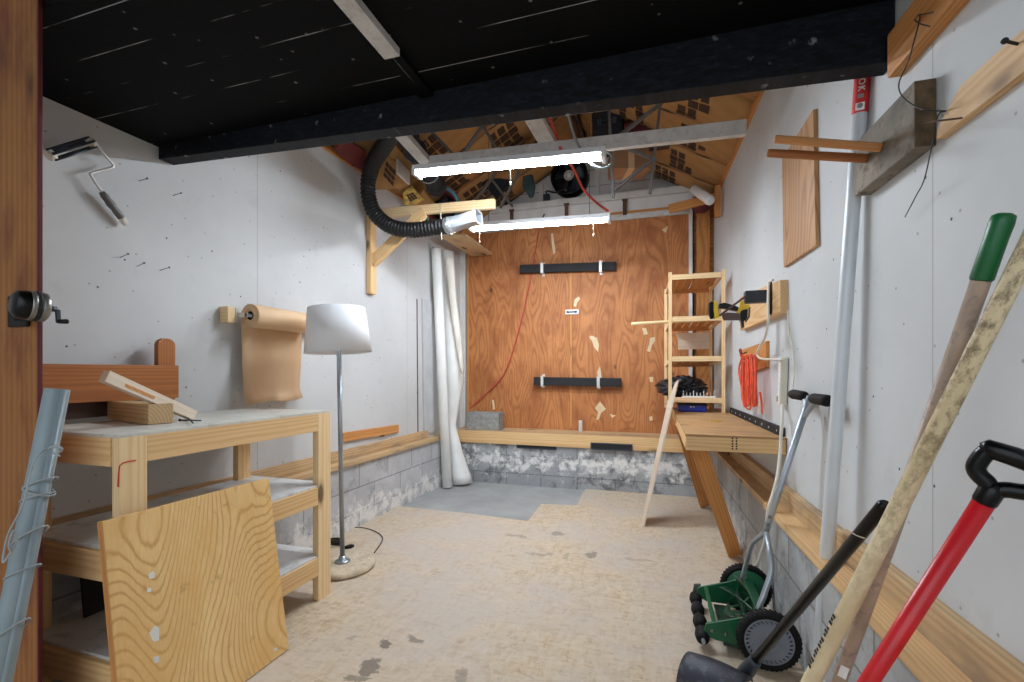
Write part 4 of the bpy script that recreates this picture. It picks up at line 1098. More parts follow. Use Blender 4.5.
# ---------------------------------------------------------------- pencil sharpener on the jamb
a, b = DP(12, 303, 1.29), DP(46.5, 308, 1.355)
F = frame(b-a); hm = mat4(F, a) @ Matrix.Rotation(math.radians(90), 4, 'Y'); L = (b-a).length
r = thing('pencil_sharpener', 'black and silver crank pencil sharpener screwed to the door jamb', 'pencil sharpener', (a+b)/2)
MB().lathe([(0, 0), (.028, .0), (.038, .008), (.042, .03), (.042, L*.42), (.0, L*.42)], hm, 32).build('front_housing', 'black_plastic', r)
MB().lathe([(.040, L*.40), (.043, L*.42), (.043, L*.58), (.040, L*.60), (.040, L*.72), (.043, L*.74), (.043, L*.93), (.036, L), (0, L)], hm, 32).build('drum', 'chrome', r)
MB().lathe([(.0435, L*.60), (.0435, L*.72)], hm, 32).sheet([[hm @ V((.0425*math.cos(t), .0425*math.sin(t), z)) for t in [k*.2618 for k in range(25)]] for z in (L*.59, L*.73)], .003).build('band', 'black_matte', r)
m = MB(); hb_ = hm @ V((0, 0, L)); e = hm @ V((0, 0, L+.022)); m.cyl(hb_, e, .008)
rtv = V((cT, sT, 0)); kx = e + V((0, 0, -.036)) + rtv*.006
m.bar(e+rtv*.004, kx, .012, .006, (0, 1, 0)); m.build('crank_arm', 'dark_steel', r)
MB().tube([kx-rtv*.004, kx+rtv*.004, kx+rtv*.026, kx+rtv*.029], [.005, .0065, .007, .004], 14).build('crank_knob', 'black_plastic', r)
MB().aab((JX-.13, .928, a.z-.05), (JX-.03, .9375, a.z+.05), .004).build('mount_plate', 'black_plastic', r)
MB().prism([(JX-.10, .93, a.z-.03), (JX-.04, .93, a.z-.03), (b.x-.03, b.y-.01, a.z-.03), (b.x-.05, a.y+.02, a.z-.03)], (0, 0, .06), .004).build('mount_neck', 'black_plastic', r)

# ---------------------------------------------------------------- floor lamp
lc = PZ(342.5, 562, .035); lc.z = 0
r = thing('floor_lamp', 'floor lamp with white drum shade and round stone base', 'lamp', lc)
MB().lathe([(0, 0), (.185, 0), (.20, .008), (.203, .02), (.196, .034), (.18, .038), (0, .038)], Matrix.Translation(lc), 48).build('base', 'stone', r)
fl = MB(); fl.lathe([(0, .038), (.048, .038), (.048, .046), (.03, .049), (.024, .052), (.022, .075), (.0, .075)], Matrix.Translation(lc), 24)
for k in range(4): fl.lathe([(0, .046), (.006, .046), (.006, .051), (0, .052)], Matrix.Translation(lc+V((.037*math.cos(k*1.571+.6), .037*math.sin(k*1.571+.6), 0))), 8)
fl.build('pipe_flange', 'galv', r)
tp = DP(338, 356, 2.95+.02); ptop = V((lc.x-.030, lc.y, 1.50))
MB().tube([lc+V((0, 0, .06)), ptop], .0145, 20).build('pole', 'galv', r)
sb = Matrix.Translation((ptop.x, ptop.y, 1.375)) @ Matrix.Rotation(math.radians(-3), 4, 'Y')
MB().lathe([(.206, 0), (.174, .285), (.171, .285), (.203, 0)], sb, 56, close=True).build('lamp_shade', 'shade', r)
m = MB()
for k in range(3):
    a = k*2.094; m.tube([sb @ V((.018*math.cos(a), .018*math.sin(a), .262)), sb @ V((.182*math.cos(a), .182*math.sin(a), .275))], .0025, 6)
m.build('spider', 'galv', r)
MB().lathe([(0, .10), (.019, .10), (.019, .16), (.012, .17), (.024, .19), (.034, .22), (.028, .25), (0, .262)], sb, 20).build('bulb', 'label_white', r)
MB().lathe([(0, .262), (.004, .262), (.004, .285), (.011, .292), (.011, .304), (.004, .312), (0, .314)], sb, 14).build('finial', 'dark_steel', r)
cp = [FL(374, 553, .006), FL(382, 541, .006), FL(381, 535, .006), FL(372, 530, .006), FL(361, 527.5, .006), FL(345, 527.5, .006), FL(334, 529, .006), FL(330, 534, .006)]
cp = [V(p) for p in cp]; cp[0] = cp[0] + (cp[1]-cp[0])*.02
solo(MB().tube(smooth(cp), .0035, 8).build('lamp_cord', 'cord_black'), 'dark lamp cord looping on the floor behind the stone base', 'cord')
pc = V(FL(336, 545, .014))
r = thing('coiled_plug', 'coiled cord end with black plug on floor beside lamp base', 'plug', pc)
m = MB()
for k in range(3): m.tube(smooth([pc + V((-.02+.055*math.cos(t*.5236), .03+.03*math.sin(t*.5236), .0+.012*k)) for t in range(13)], 2), .006, 8)
m.build('coil', 'cord_black', r)
q0, q1 = V(FL(347, 547, .012)), V(FL(354, 545.5, .012))
MB().tube([q0-(q1-q0)*.6, q0, q0.lerp(q1, .5), q1], [.005, .013, .015, .008], 12).build('plug', 'black_rubber', r)

# ---------------------------------------------------------------- white rolls in the corner
b0, t0_ = PZ(447.5, 487, 0), None
b0 = V((b0.x, b0.y, 0)); top = DP(436, 249, 4.98)
r = solo(MB().tube([b0, b0.lerp(top, .001), b0.lerp(top, .999), top], [.05, .053, .053, .05], 28).build('white_roll', 'white_vinyl'), 'tight tall white roll standing in the back corner', 'roll')
# loose roll: a stiff sheet half rolled, pinched low and flaring out at the floor
def lerp_tab(tab, y):
    for (y0, a0), (y1, a1) in zip(tab, tab[1:]):
        if y0 <= y <= y1: return a0 + (a1-a0)*(y-y0)/(y1-y0)
    return tab[-1][1]
Lt = [(252, 441), (300, 443), (376, 446), (424, 448), (452, 450), (483, 452)]
Rt = [(252, 453.5), (300, 457), (340, 462), (376, 464), (400, 460), (424, 455.5), (452, 463), (478, 472.5), (483, 472.5)]
rows = []
for i in range(33):
    py = 252 + (480-252)*i/32
    l, r_ = lerp_tab(Lt, py), lerp_tab(Rt, py)
    yb_ = 4.78 + .0*i; row = []
    a, b = PY(l, py, yb_), PY(r_, py, yb_)
    w = (b-a).length
    for j in range(25):
        an = math.pi*(-.15 + 1.15*j/24)
        q = a.lerp(b, .5-.5*math.cos(max(0, an)) if an > 0 else .02*an)
        row.append(q + V((0, -.55*w*math.sin(an) if an > 0 else .5*w*math.sin(-an), 0)))
    rows.append(row)
zmin = min(p.z for p in rows[-1])
for k, row in enumerate(rows):
    for p_ in row: p_.z -= zmin*(k/32)**2 - .002
lr = thing('loose_roll', 'loosely rolled white sheet beside the tight roll, flaring at the floor', 'roll', rows[-1][12])
MB().sheet(rows, .004).build('outer_sheet', 'white_vinyl', lr)
Fl = [(258, 444.5), (300, 449), (340, 455), (376, 462)]
rows = []
for i in range(19):
    py = 258 + (374-258)*i/18; l = lerp_tab(Fl, py); r_ = lerp_tab(Rt, py)-.2
    a, b = PY(l, py, 4.66), PY(r_, py, 4.68); w = (b-a).length; row = []
    for j in range(13):
        an = math.pi*(.1+.85*j/12); row.append(a.lerp(b, .5-.5*math.cos(an)) + V((0, -.35*w*math.sin(an), 0)))
    rows.append(row)
MB().sheet(rows, .004).build('turned_edge', 'vinyl_inner', lr)
# ---------------------------------------------------------------- right bench
HX0, HY0, HY1, HZ = 0.165, 2.79, 4.86, 0.898
r = thing('wall_bench', 'pine bench with two slanted legs on the right wall', 'bench', (.4, 3.6, 0))
xw0, xw1 = rwx(HY0)-.002, rwx(HY1)-.002
MB().prism([(HX0, HY0, HZ-.012), (xw0, HY0, HZ-.012), (xw1, HY1, HZ-.012), (HX0, HY1, HZ-.012)], (0, 0, .012), .0015).build('top', 'bench_top', r)
board('front_rail', 'pine', (HX0+.003, HY0+.02, HZ-.052), (xw0-.003, HY0+.02, HZ-.052), .08, .036, parent=r)
board('side_rail', 'pine', (HX0+.02, HY0+.04, HZ-.052), (HX0+.02, HY1, HZ-.052), .08, .036, parent=r)
board('middle_rail', 'pine', (HX0+.04, 3.85, HZ-.052), (rwx(3.85)-.01, 3.85, HZ-.052), .08, .036, parent=r)
for tx, ty, bx, by in ((.235, 2.90, .515, 3.42), (.20, 4.0, .44, 4.6)):
    board('leg', 'pine_gold', (tx, ty, HZ-.06), (bx, by, 0.02), .09, .045, up=(1, .0, .4), parent=r)
st_ = MB()
for px in (732.5, 736.5):
    for k in range(5):
        a = PY(px, 438.5+k*2.6, HY0+.0015); st_.box(Matrix.Translation(a), .008, .001, .009)
st_.build('lumber_stamp', 'ink_black', r)
# dark hinge bar along the wall
hb0, hb1 = V((rwx(2.82)-.012, 2.82, HZ+.025)), V((rwx(4.3)-.012, 4.3, HZ+.025))
r = thing('hinge_bar', 'dark steel bar with screws along the wall at the back of the bench', 'bar', (hb0+hb1)/2)
board('bar', 'dark_steel', hb0, hb1, .05, .02, parent=r).data.materials[0] = M['black_matte']
sc = MB()
for k in range(9):
    p = hb0.lerp(hb1, .05+k*.11); sc.lathe([(0, .004), (.006, .003), (.007, 0), (0, 0)], Matrix.Translation(p-V((.011, 0, 0))) @ Matrix.Rotation(math.radians(-90), 4, 'Y'), 8)
sc.build('screw_heads', 'clip_metal', r)
a, b = PZ(711, 421.5, HZ+.004), PZ(722, 421, HZ+.004)
solo(MB().tube([a, a.lerp(b, .9), b], [.004, .004, .0008], 6).build('pencil', 'yellow'), 'yellow pencil lying on the right bench top', 'pencil')

# ---------------------------------------------------------------- slatted shelf unit on the bench
SX0, SX1, SF, SB = .128, .560, 4.30, 4.80
r = thing('shelf_unit', 'tall narrow pine shelf unit with slatted shelves standing on the bench', 'shelf unit', ((SX0+SX1)/2, (SF+SB)/2, HZ))
zt = 2.10
BX0, BX1 = .102, .512
for x in (SX0, SX1): board('upright', 'pine_pale', (x, SF, HZ+.001), (x, SF, zt+.03), .028, .030, up=(1, 0, 0), parent=r)
for x in (BX0, BX1): board('upright', 'pine_pale', (x, SB, HZ+.001), (x, SB, zt-.03), .026, .030, up=(1, 0, 0), parent=r)
levels = (2.085, 1.715, 1.365, 1.005)
for z in levels:
    board('front_bar', 'pine_pale', (SX0+.015, SF, z), (SX1-.015, SF, z), .045, .022, parent=r)
    board('back_bar', 'pine_gold', (BX0+.013, SB, z-.05), (BX1-.013, SB, z-.05), .03, .02, parent=r)
    n = 6
    for k in range(n):
        x = SX0 + .05 + k*(SX1-SX0-.10)/(n-1); x2 = x - .026 - .022*k/(n-1)
        board('slat', 'pine_gold', (x, SF+.012, z+.012), (x2, SB-.012, z-.034), .012, .052, parent=r, bev=.001)
    for x, x2 in ((SX0+.004, BX0+.004), (SX1-.004, BX1-.004)):
        board('side_bar', 'pine_pale', (x, SF+.015, z-.004), (x2, SB-.015, z-.05), .03, .016, parent=r)
a, b = PY(678, 341.5, SB-.02), PY(709.5, 340.5, SB-.02)
solo(board('wood_scrap', 'strip_wood', a, b, .16, .018), 'pale wood board at the back of the shelf unit, third gap down', 'board')
a, b = PY(631.5, 324, 4.36), PY(671, 321.7, 4.40)
d = (b-a)
solo(MB().tube([a, a+d*.01, a+d*1.9], [.014, .0155, .0155], 14).build('dowel_rod', 'pine_pale', None, mat4(frame(d), a)), 'pale dowel poking out of the shelf unit over the plywood door', 'dowel')
zz = 1.005+.014
lumpy('plastic_bag', 'bag_black', (SX0+.12, 4.52, zz+.095), (.17, .17, .085), 'crumpled black plastic bag on the lowest slatted shelf', 'bag', 31, rough=.32)
rk = thing('spiked_rack', 'white wire rack with short pegs in front of the black bag', 'rack', (SX0+.24, 4.36, zz))
MB().aab((SX0+.10, 4.33, zz), (SX0+.375, 4.41, zz+.018), .004).build('tray', 'label_white', rk)
pg = MB()
for k in range(10):
    x = SX0+.112+k*.028; pg.cyl((x, 4.345, zz+.015), (x, 4.345, zz+.05+.018*(k % 3 == 0)), .005, .003, 8)
pg.build('pegs', 'clip_metal', rk)
bb = thing('blue_bin', 'low blue plastic bin on the bench under the lowest shelf', 'bin', ((SX0+SX1)/2-.03, 4.5, HZ))
bx0, bx1 = SX0+.07, SX1-.13
MB().aab((bx0, 4.34, HZ+.002), (bx1, 4.66, HZ+.066), .008).build('tub', 'blue', bb)
MB().aab((bx0-.006, 4.33, HZ+.056), (bx1+.006, 4.67, HZ+.070), .004).build('rim', 'black_plastic', bb)
lt_ = MB()
for dx in (-.012, .012): lt_.lathe([(0, .004), (.008, .003), (.008, 0), (0, 0)], Matrix.Translation(((bx0+bx1)/2+dx, 4.339, HZ+.045)) @ Matrix.Rotation(math.radians(90), 4, 'X'), 10)
lt_.build('rivet', 'clip_metal', bb)

# ---------------------------------------------------------------- thin panel leaning at the end of the bench
f0 = V(FL(643, 527)); tp = PY(677.5, 380, 4.05)
up = (tp-f0); nrm = V((0, 1, 0)).cross(up).normalized()
th = .022
fb = V(FL(641.8, 519)); tf = PY(667.5, 402, 4.30)
pts = [f0, fb, tf, tp.lerp(tf, .35)+V((.008, 0, .04)), tp]
nn = (fb-f0).cross(tp-f0).normalized()
if nn.x < 0: nn = -nn
solo(slab('pale_offcut', 'strip_wood', pts, nn*.012, up, bev=.001), 'thin pale offcut seen edge on, leaning at the end of the bench', 'offcut')

# ---------------------------------------------------------------- tools on the right wall
def rwboard(name, m, px0, py0, px1, py1, w, t, off=0.0, **k):
    return board(name, m, RW(px0, py0, off+t/2), RW(px1, py1, off+t/2), w, t, **k)
wp = [RW(813, 109.5, .018), RW(815.7, 245.5, .018), RW(783.5, 267.5, .018), RW(782, 159, .018)]
solo(slab('plywood_offcut', 'wall_ply', wp, (.018, 0, 0), (0, 0, 1), bev=.001), 'tall brown plywood offcut screwed to the right wall behind the pegs', 'board')
# tool board with arm
q = [RW(780, 280, .04), RW(780, 313.5, .04), RW(740, 330.5, .04), RW(740, 297, .04)]
zz0 = (q[1].z+q[2].z)/2; zz1 = zz0+.135
tb_ = slab('tool_board', 'pine_board', [V((q[0].x, q[0].y, q[0].z)), V(q[1]), V(q[2]), V(q[3])], (.04, 0, 0), (0, 1, 0), bev=.003)
solo(tb_, 'pine board on the right wall carrying the dark clamp arm', 'board')
yA = RW(771, 297, .04).y
c = PY(771.5, 298, yA)
r = thing('clamp_holder', 'dark gray steel holder sticking out from the pine tool board', 'holder', c)
MB().box(Matrix.Translation((rwx(yA)-.046, yA, c.z)), .012, .05, .19, .003).build('mount_plate', 'black_plastic', r)
pA = PY(744.5, 297.5, yA); pB = PY(769, 297.5, yA)
MB().aab((pA.x, yA-.035, pA.z-.034), (rwx(yA)-.05, yA+.035, pA.z+.034), .004).build('arm', 'dark_steel', r)
# trigger clamp hung on the arm
r = thing('trigger_clamp', 'black and yellow trigger clamp hanging from the dark arm', 'clamp', PY(735, 308, yA+.05))
yc = yA-.03
board('bar', 'bar_brown', PY(719, 316, yc), PY(746, 296, yc), .032, .012, up=(0, 1, 0), parent=r)
def cp_(px, py, dy=0): return PY(px, py, yc+dy)
slab('fixed_jaw', 'yellow', [cp_(714, 301), cp_(717, 301), cp_(718, 310), cp_(720, 317), cp_(715, 319), cp_(713.5, 310)], (0, .045, 0), (0, 0, 1), parent=r, bev=.003)
slab('jaw_pad', 'black_rubber', [cp_(709, 303), cp_(712, 301), cp_(714, 302), cp_(714, 318), cp_(711, 318.5), cp_(709.5, 314)], (0, .05, 0), (0, 0, 1), parent=r, bev=.004)
slab('trigger_body', 'yellow', [cp_(741, 301), cp_(744, 301), cp_(745, 304.5), cp_(750, 305), cp_(750, 308), cp_(743, 309.5), cp_(739.5, 314), cp_(737, 314), cp_(738.5, 308), cp_(740, 306)], (0, .05, 0), (0, 0, 1), parent=r, bev=.003)
slab('grip', 'black_plastic', [cp_(719, 304), cp_(725, 302.5), cp_(734, 305), cp_(739, 307), cp_(738, 311), cp_(731, 309.5), cp_(724, 308), cp_(719, 308)], (0, .05, 0), (1, 0, 0), parent=r, bev=.004)
slab('lower_rail', 'bar_brown', [cp_(722, 314), cp_(727, 312.5), cp_(741, 313), cp_(741, 320), cp_(724, 320)], (0, .03, 0), (1, 0, 0), parent=r, bev=.002)
slab('handle', 'black_plastic', [cp_(740, 310.5), cp_(748, 309), cp_(747.5, 317), cp_(746, 320), cp_(744, 321), cp_(744.5, 327), cp_(742.5, 328.5), cp_(741.5, 322), cp_(740, 319)], (0, .045, 0), (0, 0, 1), parent=r, bev=.003)
slab('quick_release', 'bar_brown', [cp_(749, 307), cp_(750.5, 307), cp_(750, 317), cp_(746, 322.5), cp_(745.5, 321), cp_(748.5, 316)], (0, .02, 0), (0, 0, 1), parent=r, bev=.001)

# hook board with orange extension cord
q = [RW(766, 341, .02), RW(766, 367, .02), RW(741, 376, .02), RW(740, 350.5, .02)]
hbd = slab('hook_board', 'pine_gold', q, (.02, 0, 0), (0, 1, 0), bev=.002)
solo(hbd, 'small orange wood board with a hook above the orange cord', 'board')
hk = RW(747, 352, .02)
MB().tube(smooth([hk, hk+V((-.03, 0, -.01)), hk+V((-.045, 0, .0)), hk+V((-.05, 0, .02))]), .004, 8).build('hook', 'rust', hbd)
r = thing('extension_cord', 'coiled orange extension cord hanging on the small hook board', 'extension cord', RW(750, 380, .06))
rnd = random.Random(4); m = MB()
for k in range(10):
    x0 = 742 + 1.45*k; off = .045 + .045*((k*7) % 10)/10
    t_, b_ = 355 + rnd.uniform(-1, 2), 404 + rnd.uniform(-4, 3)
    w = 1.7 + rnd.uniform(0, 1.2)
    P = [RW(x0, t_+4, off), RW(x0+w*.5, t_, off), RW(x0+w, t_+4, off), RW(x0+w+rnd.uniform(-1, 1), (t_+b_)/2, off), RW(x0+w, b_-4, off), RW(x0+w*.5, b_, off), RW(x0, b_-4, off), RW(x0+rnd.uniform(-1, 1), (t_+b_)/2, off)]
    m.tube(smooth(P+[P[0]], 6), .0065, 8)
m.build('coils', 'cord_orange', r)
MB().tube(smooth([RW(742, 358, .05), RW(739.5, 365, .05), RW(739, 374, .05), RW(740.5, 382, .055), RW(743, 395, .06), RW(746, 407, .06), RW(750, 409, .06), RW(751, 402, .06)]), .006, 8).build('loose_end', 'cord_orange', r)
MB().tube(smooth([RW(760, 392, .06), RW(761.5, 402, .05), RW(762, 410, .045), RW(762, 414, .045)]), .006, 8).build('tail', 'cord_orange', r)
MB().tube([RW(741, 356, .05), RW(740.5, 350.5, .05), RW(740.3, 349, .05)], [.007, .011, .008], 10).build('plug', 'cord_red', r)
MB().box(Matrix.Translation(RW(742.5, 387.5, .075)), .004, .02, .03).build('tag', 'label_white', r)
# power strip and cords
a, b = RW(783.5, 357, .02), RW(782, 405, .02)
r = thing('power_strip', 'cream power strip standing upright on the right wall', 'power strip', (a+b)/2)
board('housing', 'strip_cream', a, b, .052, .036, up=(0, 1, 0), parent=r, bev=.005)
so = MB()
for k in range(6):
    p = a.lerp(b, .12+k*.125)+V((-.0185, 0, 0)); so.box(Matrix.Translation(p), .002, .026, .026, .0005)
so.build('outlets', 'label_white', r)
MB().box(Matrix.Translation(a.lerp(b, .88)+V((-.006, .028, .0))), .025, .022, .03, .003).build('plug', 'black_rubber', r)
a0 = RW(783.5, 359.5, .05)
solo(MB().tube(smooth([RW(773, 280, .06), RW(769, 283, .07), RW(768, 300, .09), RW(768, 322, .10), RW(765, 337, .09), RW(758, 350, .07), RW(757.5, 356, .065), RW(762, 358.8, .06), RW(772, 359.3, .055), a0]), .0065, 8).build('wall_wire', 'cord_white'), 'white cord hanging from the tool board into the power strip', 'cord')
solo(MB().tube(smooth([RW(787.5, 310, .02), RW(788, 322, .015), RW(789, 334, .012), RW(791.5, 346, .012), RW(794, 360, .012), RW(794.5, 372, .012), RW(792, 396, .012)]), .0035, 6).build('thin_wire', 'cord_white'), 'thin white wire running down the wall right of the tool board', 'wire')
p = [RW(782, 405, .03), PY(782, 420, 2.72), PY(781, 436, 2.70), PY(780, 455, 2.68), PY(777, 478, 2.64), PY(772, 497, 2.60), PY(768, 510, 2.58), PY(765, 540, 2.62), PY(757, 566, 2.68)]
solo(MB().tube(smooth(p), .0085, 8).build('wall_wire', 'cord_white'), 'cream cord dropping from the power strip in front of the bench end', 'cord')

# ---------------------------------------------------------------- boards nailed on the right wall
gq = [RW(913.5, 82, .05), RW(930, 147, .05), RW(857, 200.5, .05), RW(861, 138, .05)]
y0, y1 = RW(914, 100, .05).y, 1.86
z0, z1 = RW(914, 148, .05).z, RW(914, 81, .05).z
ZH = z1-z0
gbd = board('weathered_plank', 'gray_wood', (rwx(y0)-.026, y0, (z0+z1)/2), (rwx(y1)-.026, y1, (z0+z1)/2), ZH, .048)
MB().aab((rwx(y0)-.049, y0-.002, z0+.002), (rwx(y0)-.003, y0, z1-.002)).build('sawn_end', 'end_grain', gbd)
solo(gbd, 'thick gray weathered plank on the right wall with two pegs', 'plank')
def peg(px0, py0, px1, py1, r_, label, m):
    b = RW(px1, py1, .05); a = PY(px0, py0, b.y+.0)
    d = (b-a)
    return solo(MB().tube([a, a+d*.02, a+d*.98, b], [r_*.75, r_, r_*1.05, r_*1.05], 16).build('wooden_peg', m, None, mat4(frame(d), a)), label, 'peg')
peg(774, 139.0, 881, 147.5, .0125, 'upper of two wooden pegs jutting from the gray plank', 'peg')
peg(767, 153, 867, 158.5, .0135, 'lower of two wooden pegs jutting from the gray plank', 'pine_amber')
A_, B_ = RW(940, 122, .011), RW(1010, 68, .011)
pl = [RW(937, 140, .02), RW(938, 129, .02), RW(958, 108, .02)]
y0, y1 = 0.55, RW(937, 140, .02).y
zlo = RW(937, 140, .02).z
pts = [V((rwx(y1)-.022, y1, zlo)), V((rwx(y1)-.022, y1-.004, zlo+.028)), V((rwx(1.30)-.022, y1-.09, zlo+.088)), V((rwx(y0)-.022, y0, zlo+.088)), V((rwx(y0)-.022, y0, zlo))]
solo(slab('batten', 'pine_board', pts, (.022, 0, 0), (0, 1, 0), bev=.002), 'pale pine board with split slanted end on the right wall', 'board')
yl = RW(887, 79, .04).y; zl = RW(887, 79, .04).z
ld = board('ledger', 'pine_gold', (rwx(yl)-.02, yl, zl+.065), (rwx(.1)-.02, .1, zl+.065), .13, .04)
solo(ld, 'orange pine ledger board along the right wall beside the black ceiling', 'board')
n0 = RW(927, 12, .042)
wr = MB().tube(smooth([RW(918, 15, .05), RW(928, 13.5, .05), RW(933, 12, .05)]), .0016, 6)
wr.tube(smooth([RW(918, 16, .05), RW(915, 20, .05), RW(921, 24, .05), RW(930, 26.5, .05)]), .0016, 6)
wr.tube(smooth([RW(920, 14, .05), RW(919, 22, .05), RW(913, 45, .05), RW(908, 62, .05), RW(899, 83, .06), RW(902, 96, .07), RW(913, 105, .07), RW(926, 110, .07), RW(946, 111, .02)]), .0018, 6)
wr.tube(smooth([RW(946, 111, .02), RW(940, 113, .03), RW(936, 122, .04), RW(931, 150, .05), RW(924, 180, .05), RW(916, 196, .03), RW(905, 217, .02)]), .0016, 6)
solo(wr.build('loose_wire', 'cord_black'), 'thin dark wire dangling from the ledger past the gray plank', 'wire')
p = RW(924, 122.5, .074)
p2 = RW(962, 118, .03)
solo(MB().tube([p, p2], .0022, 8).tube([p-(p2-p)*.03, p], .0045, 8).build('long_nail', 'rust'), 'long rusty nail lying between gray plank end and pale board', 'nail')
p = RW(1026, 46, .0)
solo(MB().tube([p, p+V((-.05, -.03, .0))], .003, 8).tube([p+V((-.05, -.03, .0)), p+V((-.054, -.033, 0))], .006, 8).build('wall_screw', 'ink_black'), 'black screw sticking out of the right wall above the pale board', 'screw')

# ---------------------------------------------------------------- white pole with red label
f = V((.596, 2.05, 0)); tpp = V((.687, 1.868, 2.36))
dv = (tpp-f)
r = thing('white_pole', 'tall white pole with red label standing at the right wall', 'pole', f)
MB().tube([f, f+dv*.002, f+dv*.998, tpp], [.021, .023, .023, .021], 24).build('tube', 'pole_white', r)
def pole_at(py):
    lo, hi = 0.0, 1.0
    for _ in range(40):
        k = (lo+hi)/2; P = f+dv*k; d = -P.x*sT+P.y*cT
        y = HOR - FPX*(P.z-CAMZ)/d
        if y > py: lo = k
        else: hi = k
    return f+dv*lo
l0, l1 = pole_at(114.5), pole_at(64)
MB().tube([l0, l1], .0236, 24, caps=False).build('label', 'label_red', r)
def lab(py, body, size, m, rot=-90):
    P = pole_at(py); tw = (V((0, 0, CAMZ))-P); tw.z = 0; tw.normalize()
    up = dv.normalized(); rt = up.cross(tw).normalized(); n = rt.cross(up).normalized()
    R = Matrix(((rt.x, up.x, n.x), (rt.y, up.y, n.y), (rt.z, up.z, n.z)))
    M4 = mat4(R, P + n*.0238) @ Matrix.Rotation(math.radians(rot), 4, 'Z')
    return M4
for py, ch in ((78.6, 'R'), (84.4, 'O'), (91.2, 'K')):
    text_mesh('letter', ch, lab(py, ch, .03, None), .026, 'label_white', r)
MB().box(lab(98.5, '', 0, None, 0), .016, .013, .0006).build('label_emblem', 'label_gray', r)
MB().box(lab(109, '', 0, None, 0), .026, .025, .0008).build('label_square', 'label_white', r)
MB().lathe([(0, .0012), (.0085, .0012), (.0085, 0), (0, 0)], lab(108.3, '', 0, None, 0), 16).build('label_square_mark', 'label_gray', r)

# ---------------------------------------------------------------- long-handled tools at the right front
def cyltool(name, label, P1, P2, z0=0.0, ext_top=0.0):
    d = (P2-P1).normalized()
    foot = P1 - d*((P1.z-z0)/d.z); top = P2 + d*ext_top
    return thing(name, label, 'tool', foot), foot, top, d
# yellow handle
P1, P2 = DP(811, 682, 1.16), DP(1024, 256, .84)
r, ft, tp, d = cyltool('yellow_handle_tool', 'thick yellowed wooden tool handle crossing in front of the black handle', P1, P2, 0.01, .20)
n = 20
MB().tube([ft+(tp-ft)*(i/n) for i in range(n+1)], [.0205-.0045*(i/n) for i in range(n)]+[.012], 22).build('wooden_handle', 'handle_yellow', r, mat4(frame(d), (ft+tp)/2))
dirn = None
def on_handle(py, side, rad):
    lo, hi = ft.copy(), tp.copy()
    for _ in range(40):
        P = (lo+hi)/2; dd_ = -P.x*sT+P.y*cT
        if HOR - FPX*(P.z-CAMZ)/dd_ > py: lo = P
        else: hi = P
    P = lo; v = (V((0, 0, CAMZ))-P).normalized(); v = (v - d*v.dot(d)).normalized(); w = d.cross(v).normalized()
    q = (v*math.cos(side) + w*math.sin(side))
    R = Matrix((tuple(d), tuple(q.cross(d)), tuple(q))).transposed()
    return mat4(R, P + q*rad)
mk = MB()
for k, py in enumerate((622, 634, 645, 655, 665)):
    for e in range(3):
        Mx = on_handle(py, -.95, .0200) @ Matrix.Translation((-.010+.010*e, .0015*(e % 2), 0))
        mk.box(Mx, .0072, .012 - .004*((k+e) % 2), .0008)
mk.build('worn_lettering', 'ink_black', r)
# green grip
P1, P2 = DP(839, 682, 1.20), DP(1005, 213, .86)
r, ft, tp, d = cyltool('green_grip_tool', 'long brown tool shaft with a green rubber grip at its top', P1, P2, 0.01, 0.0)
gz = tp - d*.125
MB().tube([ft, gz+d*.01], .0155, 20).build('wooden_shaft', 'handle_brown', r, mat4(frame(d), (ft+tp)/2))
MB().tube([gz, gz+d*.004, gz+d*.08, tp-d*.02, tp-d*.005, tp], [.0165, .0185, .018, .019, .0175, .010], 22).build('grip', 'green_grip', r)
a = on_handle(668, 0.1, .0158); lb_ = MB(); lb_.box(a, .035, .018, .001); lb_.build('label', 'label_white', r)
# red D handle
P1, P2 = DP(868.5, 682, .99), DP(985.5, 500, .84)
r, ft, tp, d = cyltool('d_handle_tool', 'red tube shaft with a black D-shaped grip', P1, P2, 0.01, .0)
MB().tube([ft, tp], .0162, 26).build('shaft', 'red_tube', r)
v = (V((0, 0, CAMZ))-tp).normalized(); v = (v-d*v.dot(d)).normalized(); w = d.cross(v).normalized()
if w.dot(V((cT, sT, 0))) < 0: w = -w
w = (w*.96 - v*.12).normalized()
def dg(x, y): return tp + w*x + d*y
MB().tube([dg(0, -.006), dg(0, -.002), dg(0, .022), dg(0, .036)], [.0170, .0182, .0186, .013], 22).build('collar', 'black_plastic', r)
m = MB()
lft = [dg(-.002, .022), dg(-.012, .032), dg(-.026, .040), dg(-.034, .052), dg(-.034, .072), dg(-.031, .086)]
rgt = [dg(.002, .022), dg(.016, .032), dg(.036, .040), dg(.046, .052), dg(.046, .072), dg(.043, .086)]
m.tube(smooth(lft), .0145, 14); m.tube(smooth(rgt), .0145, 14)
m.tube([dg(-.040, .086), dg(-.035, .090), dg(0, .092), dg(.047, .090), dg(.052, .086)], [.011, .0165, .0175, .0165, .011], 16)
m.build('d_grip', 'black_plastic', r)
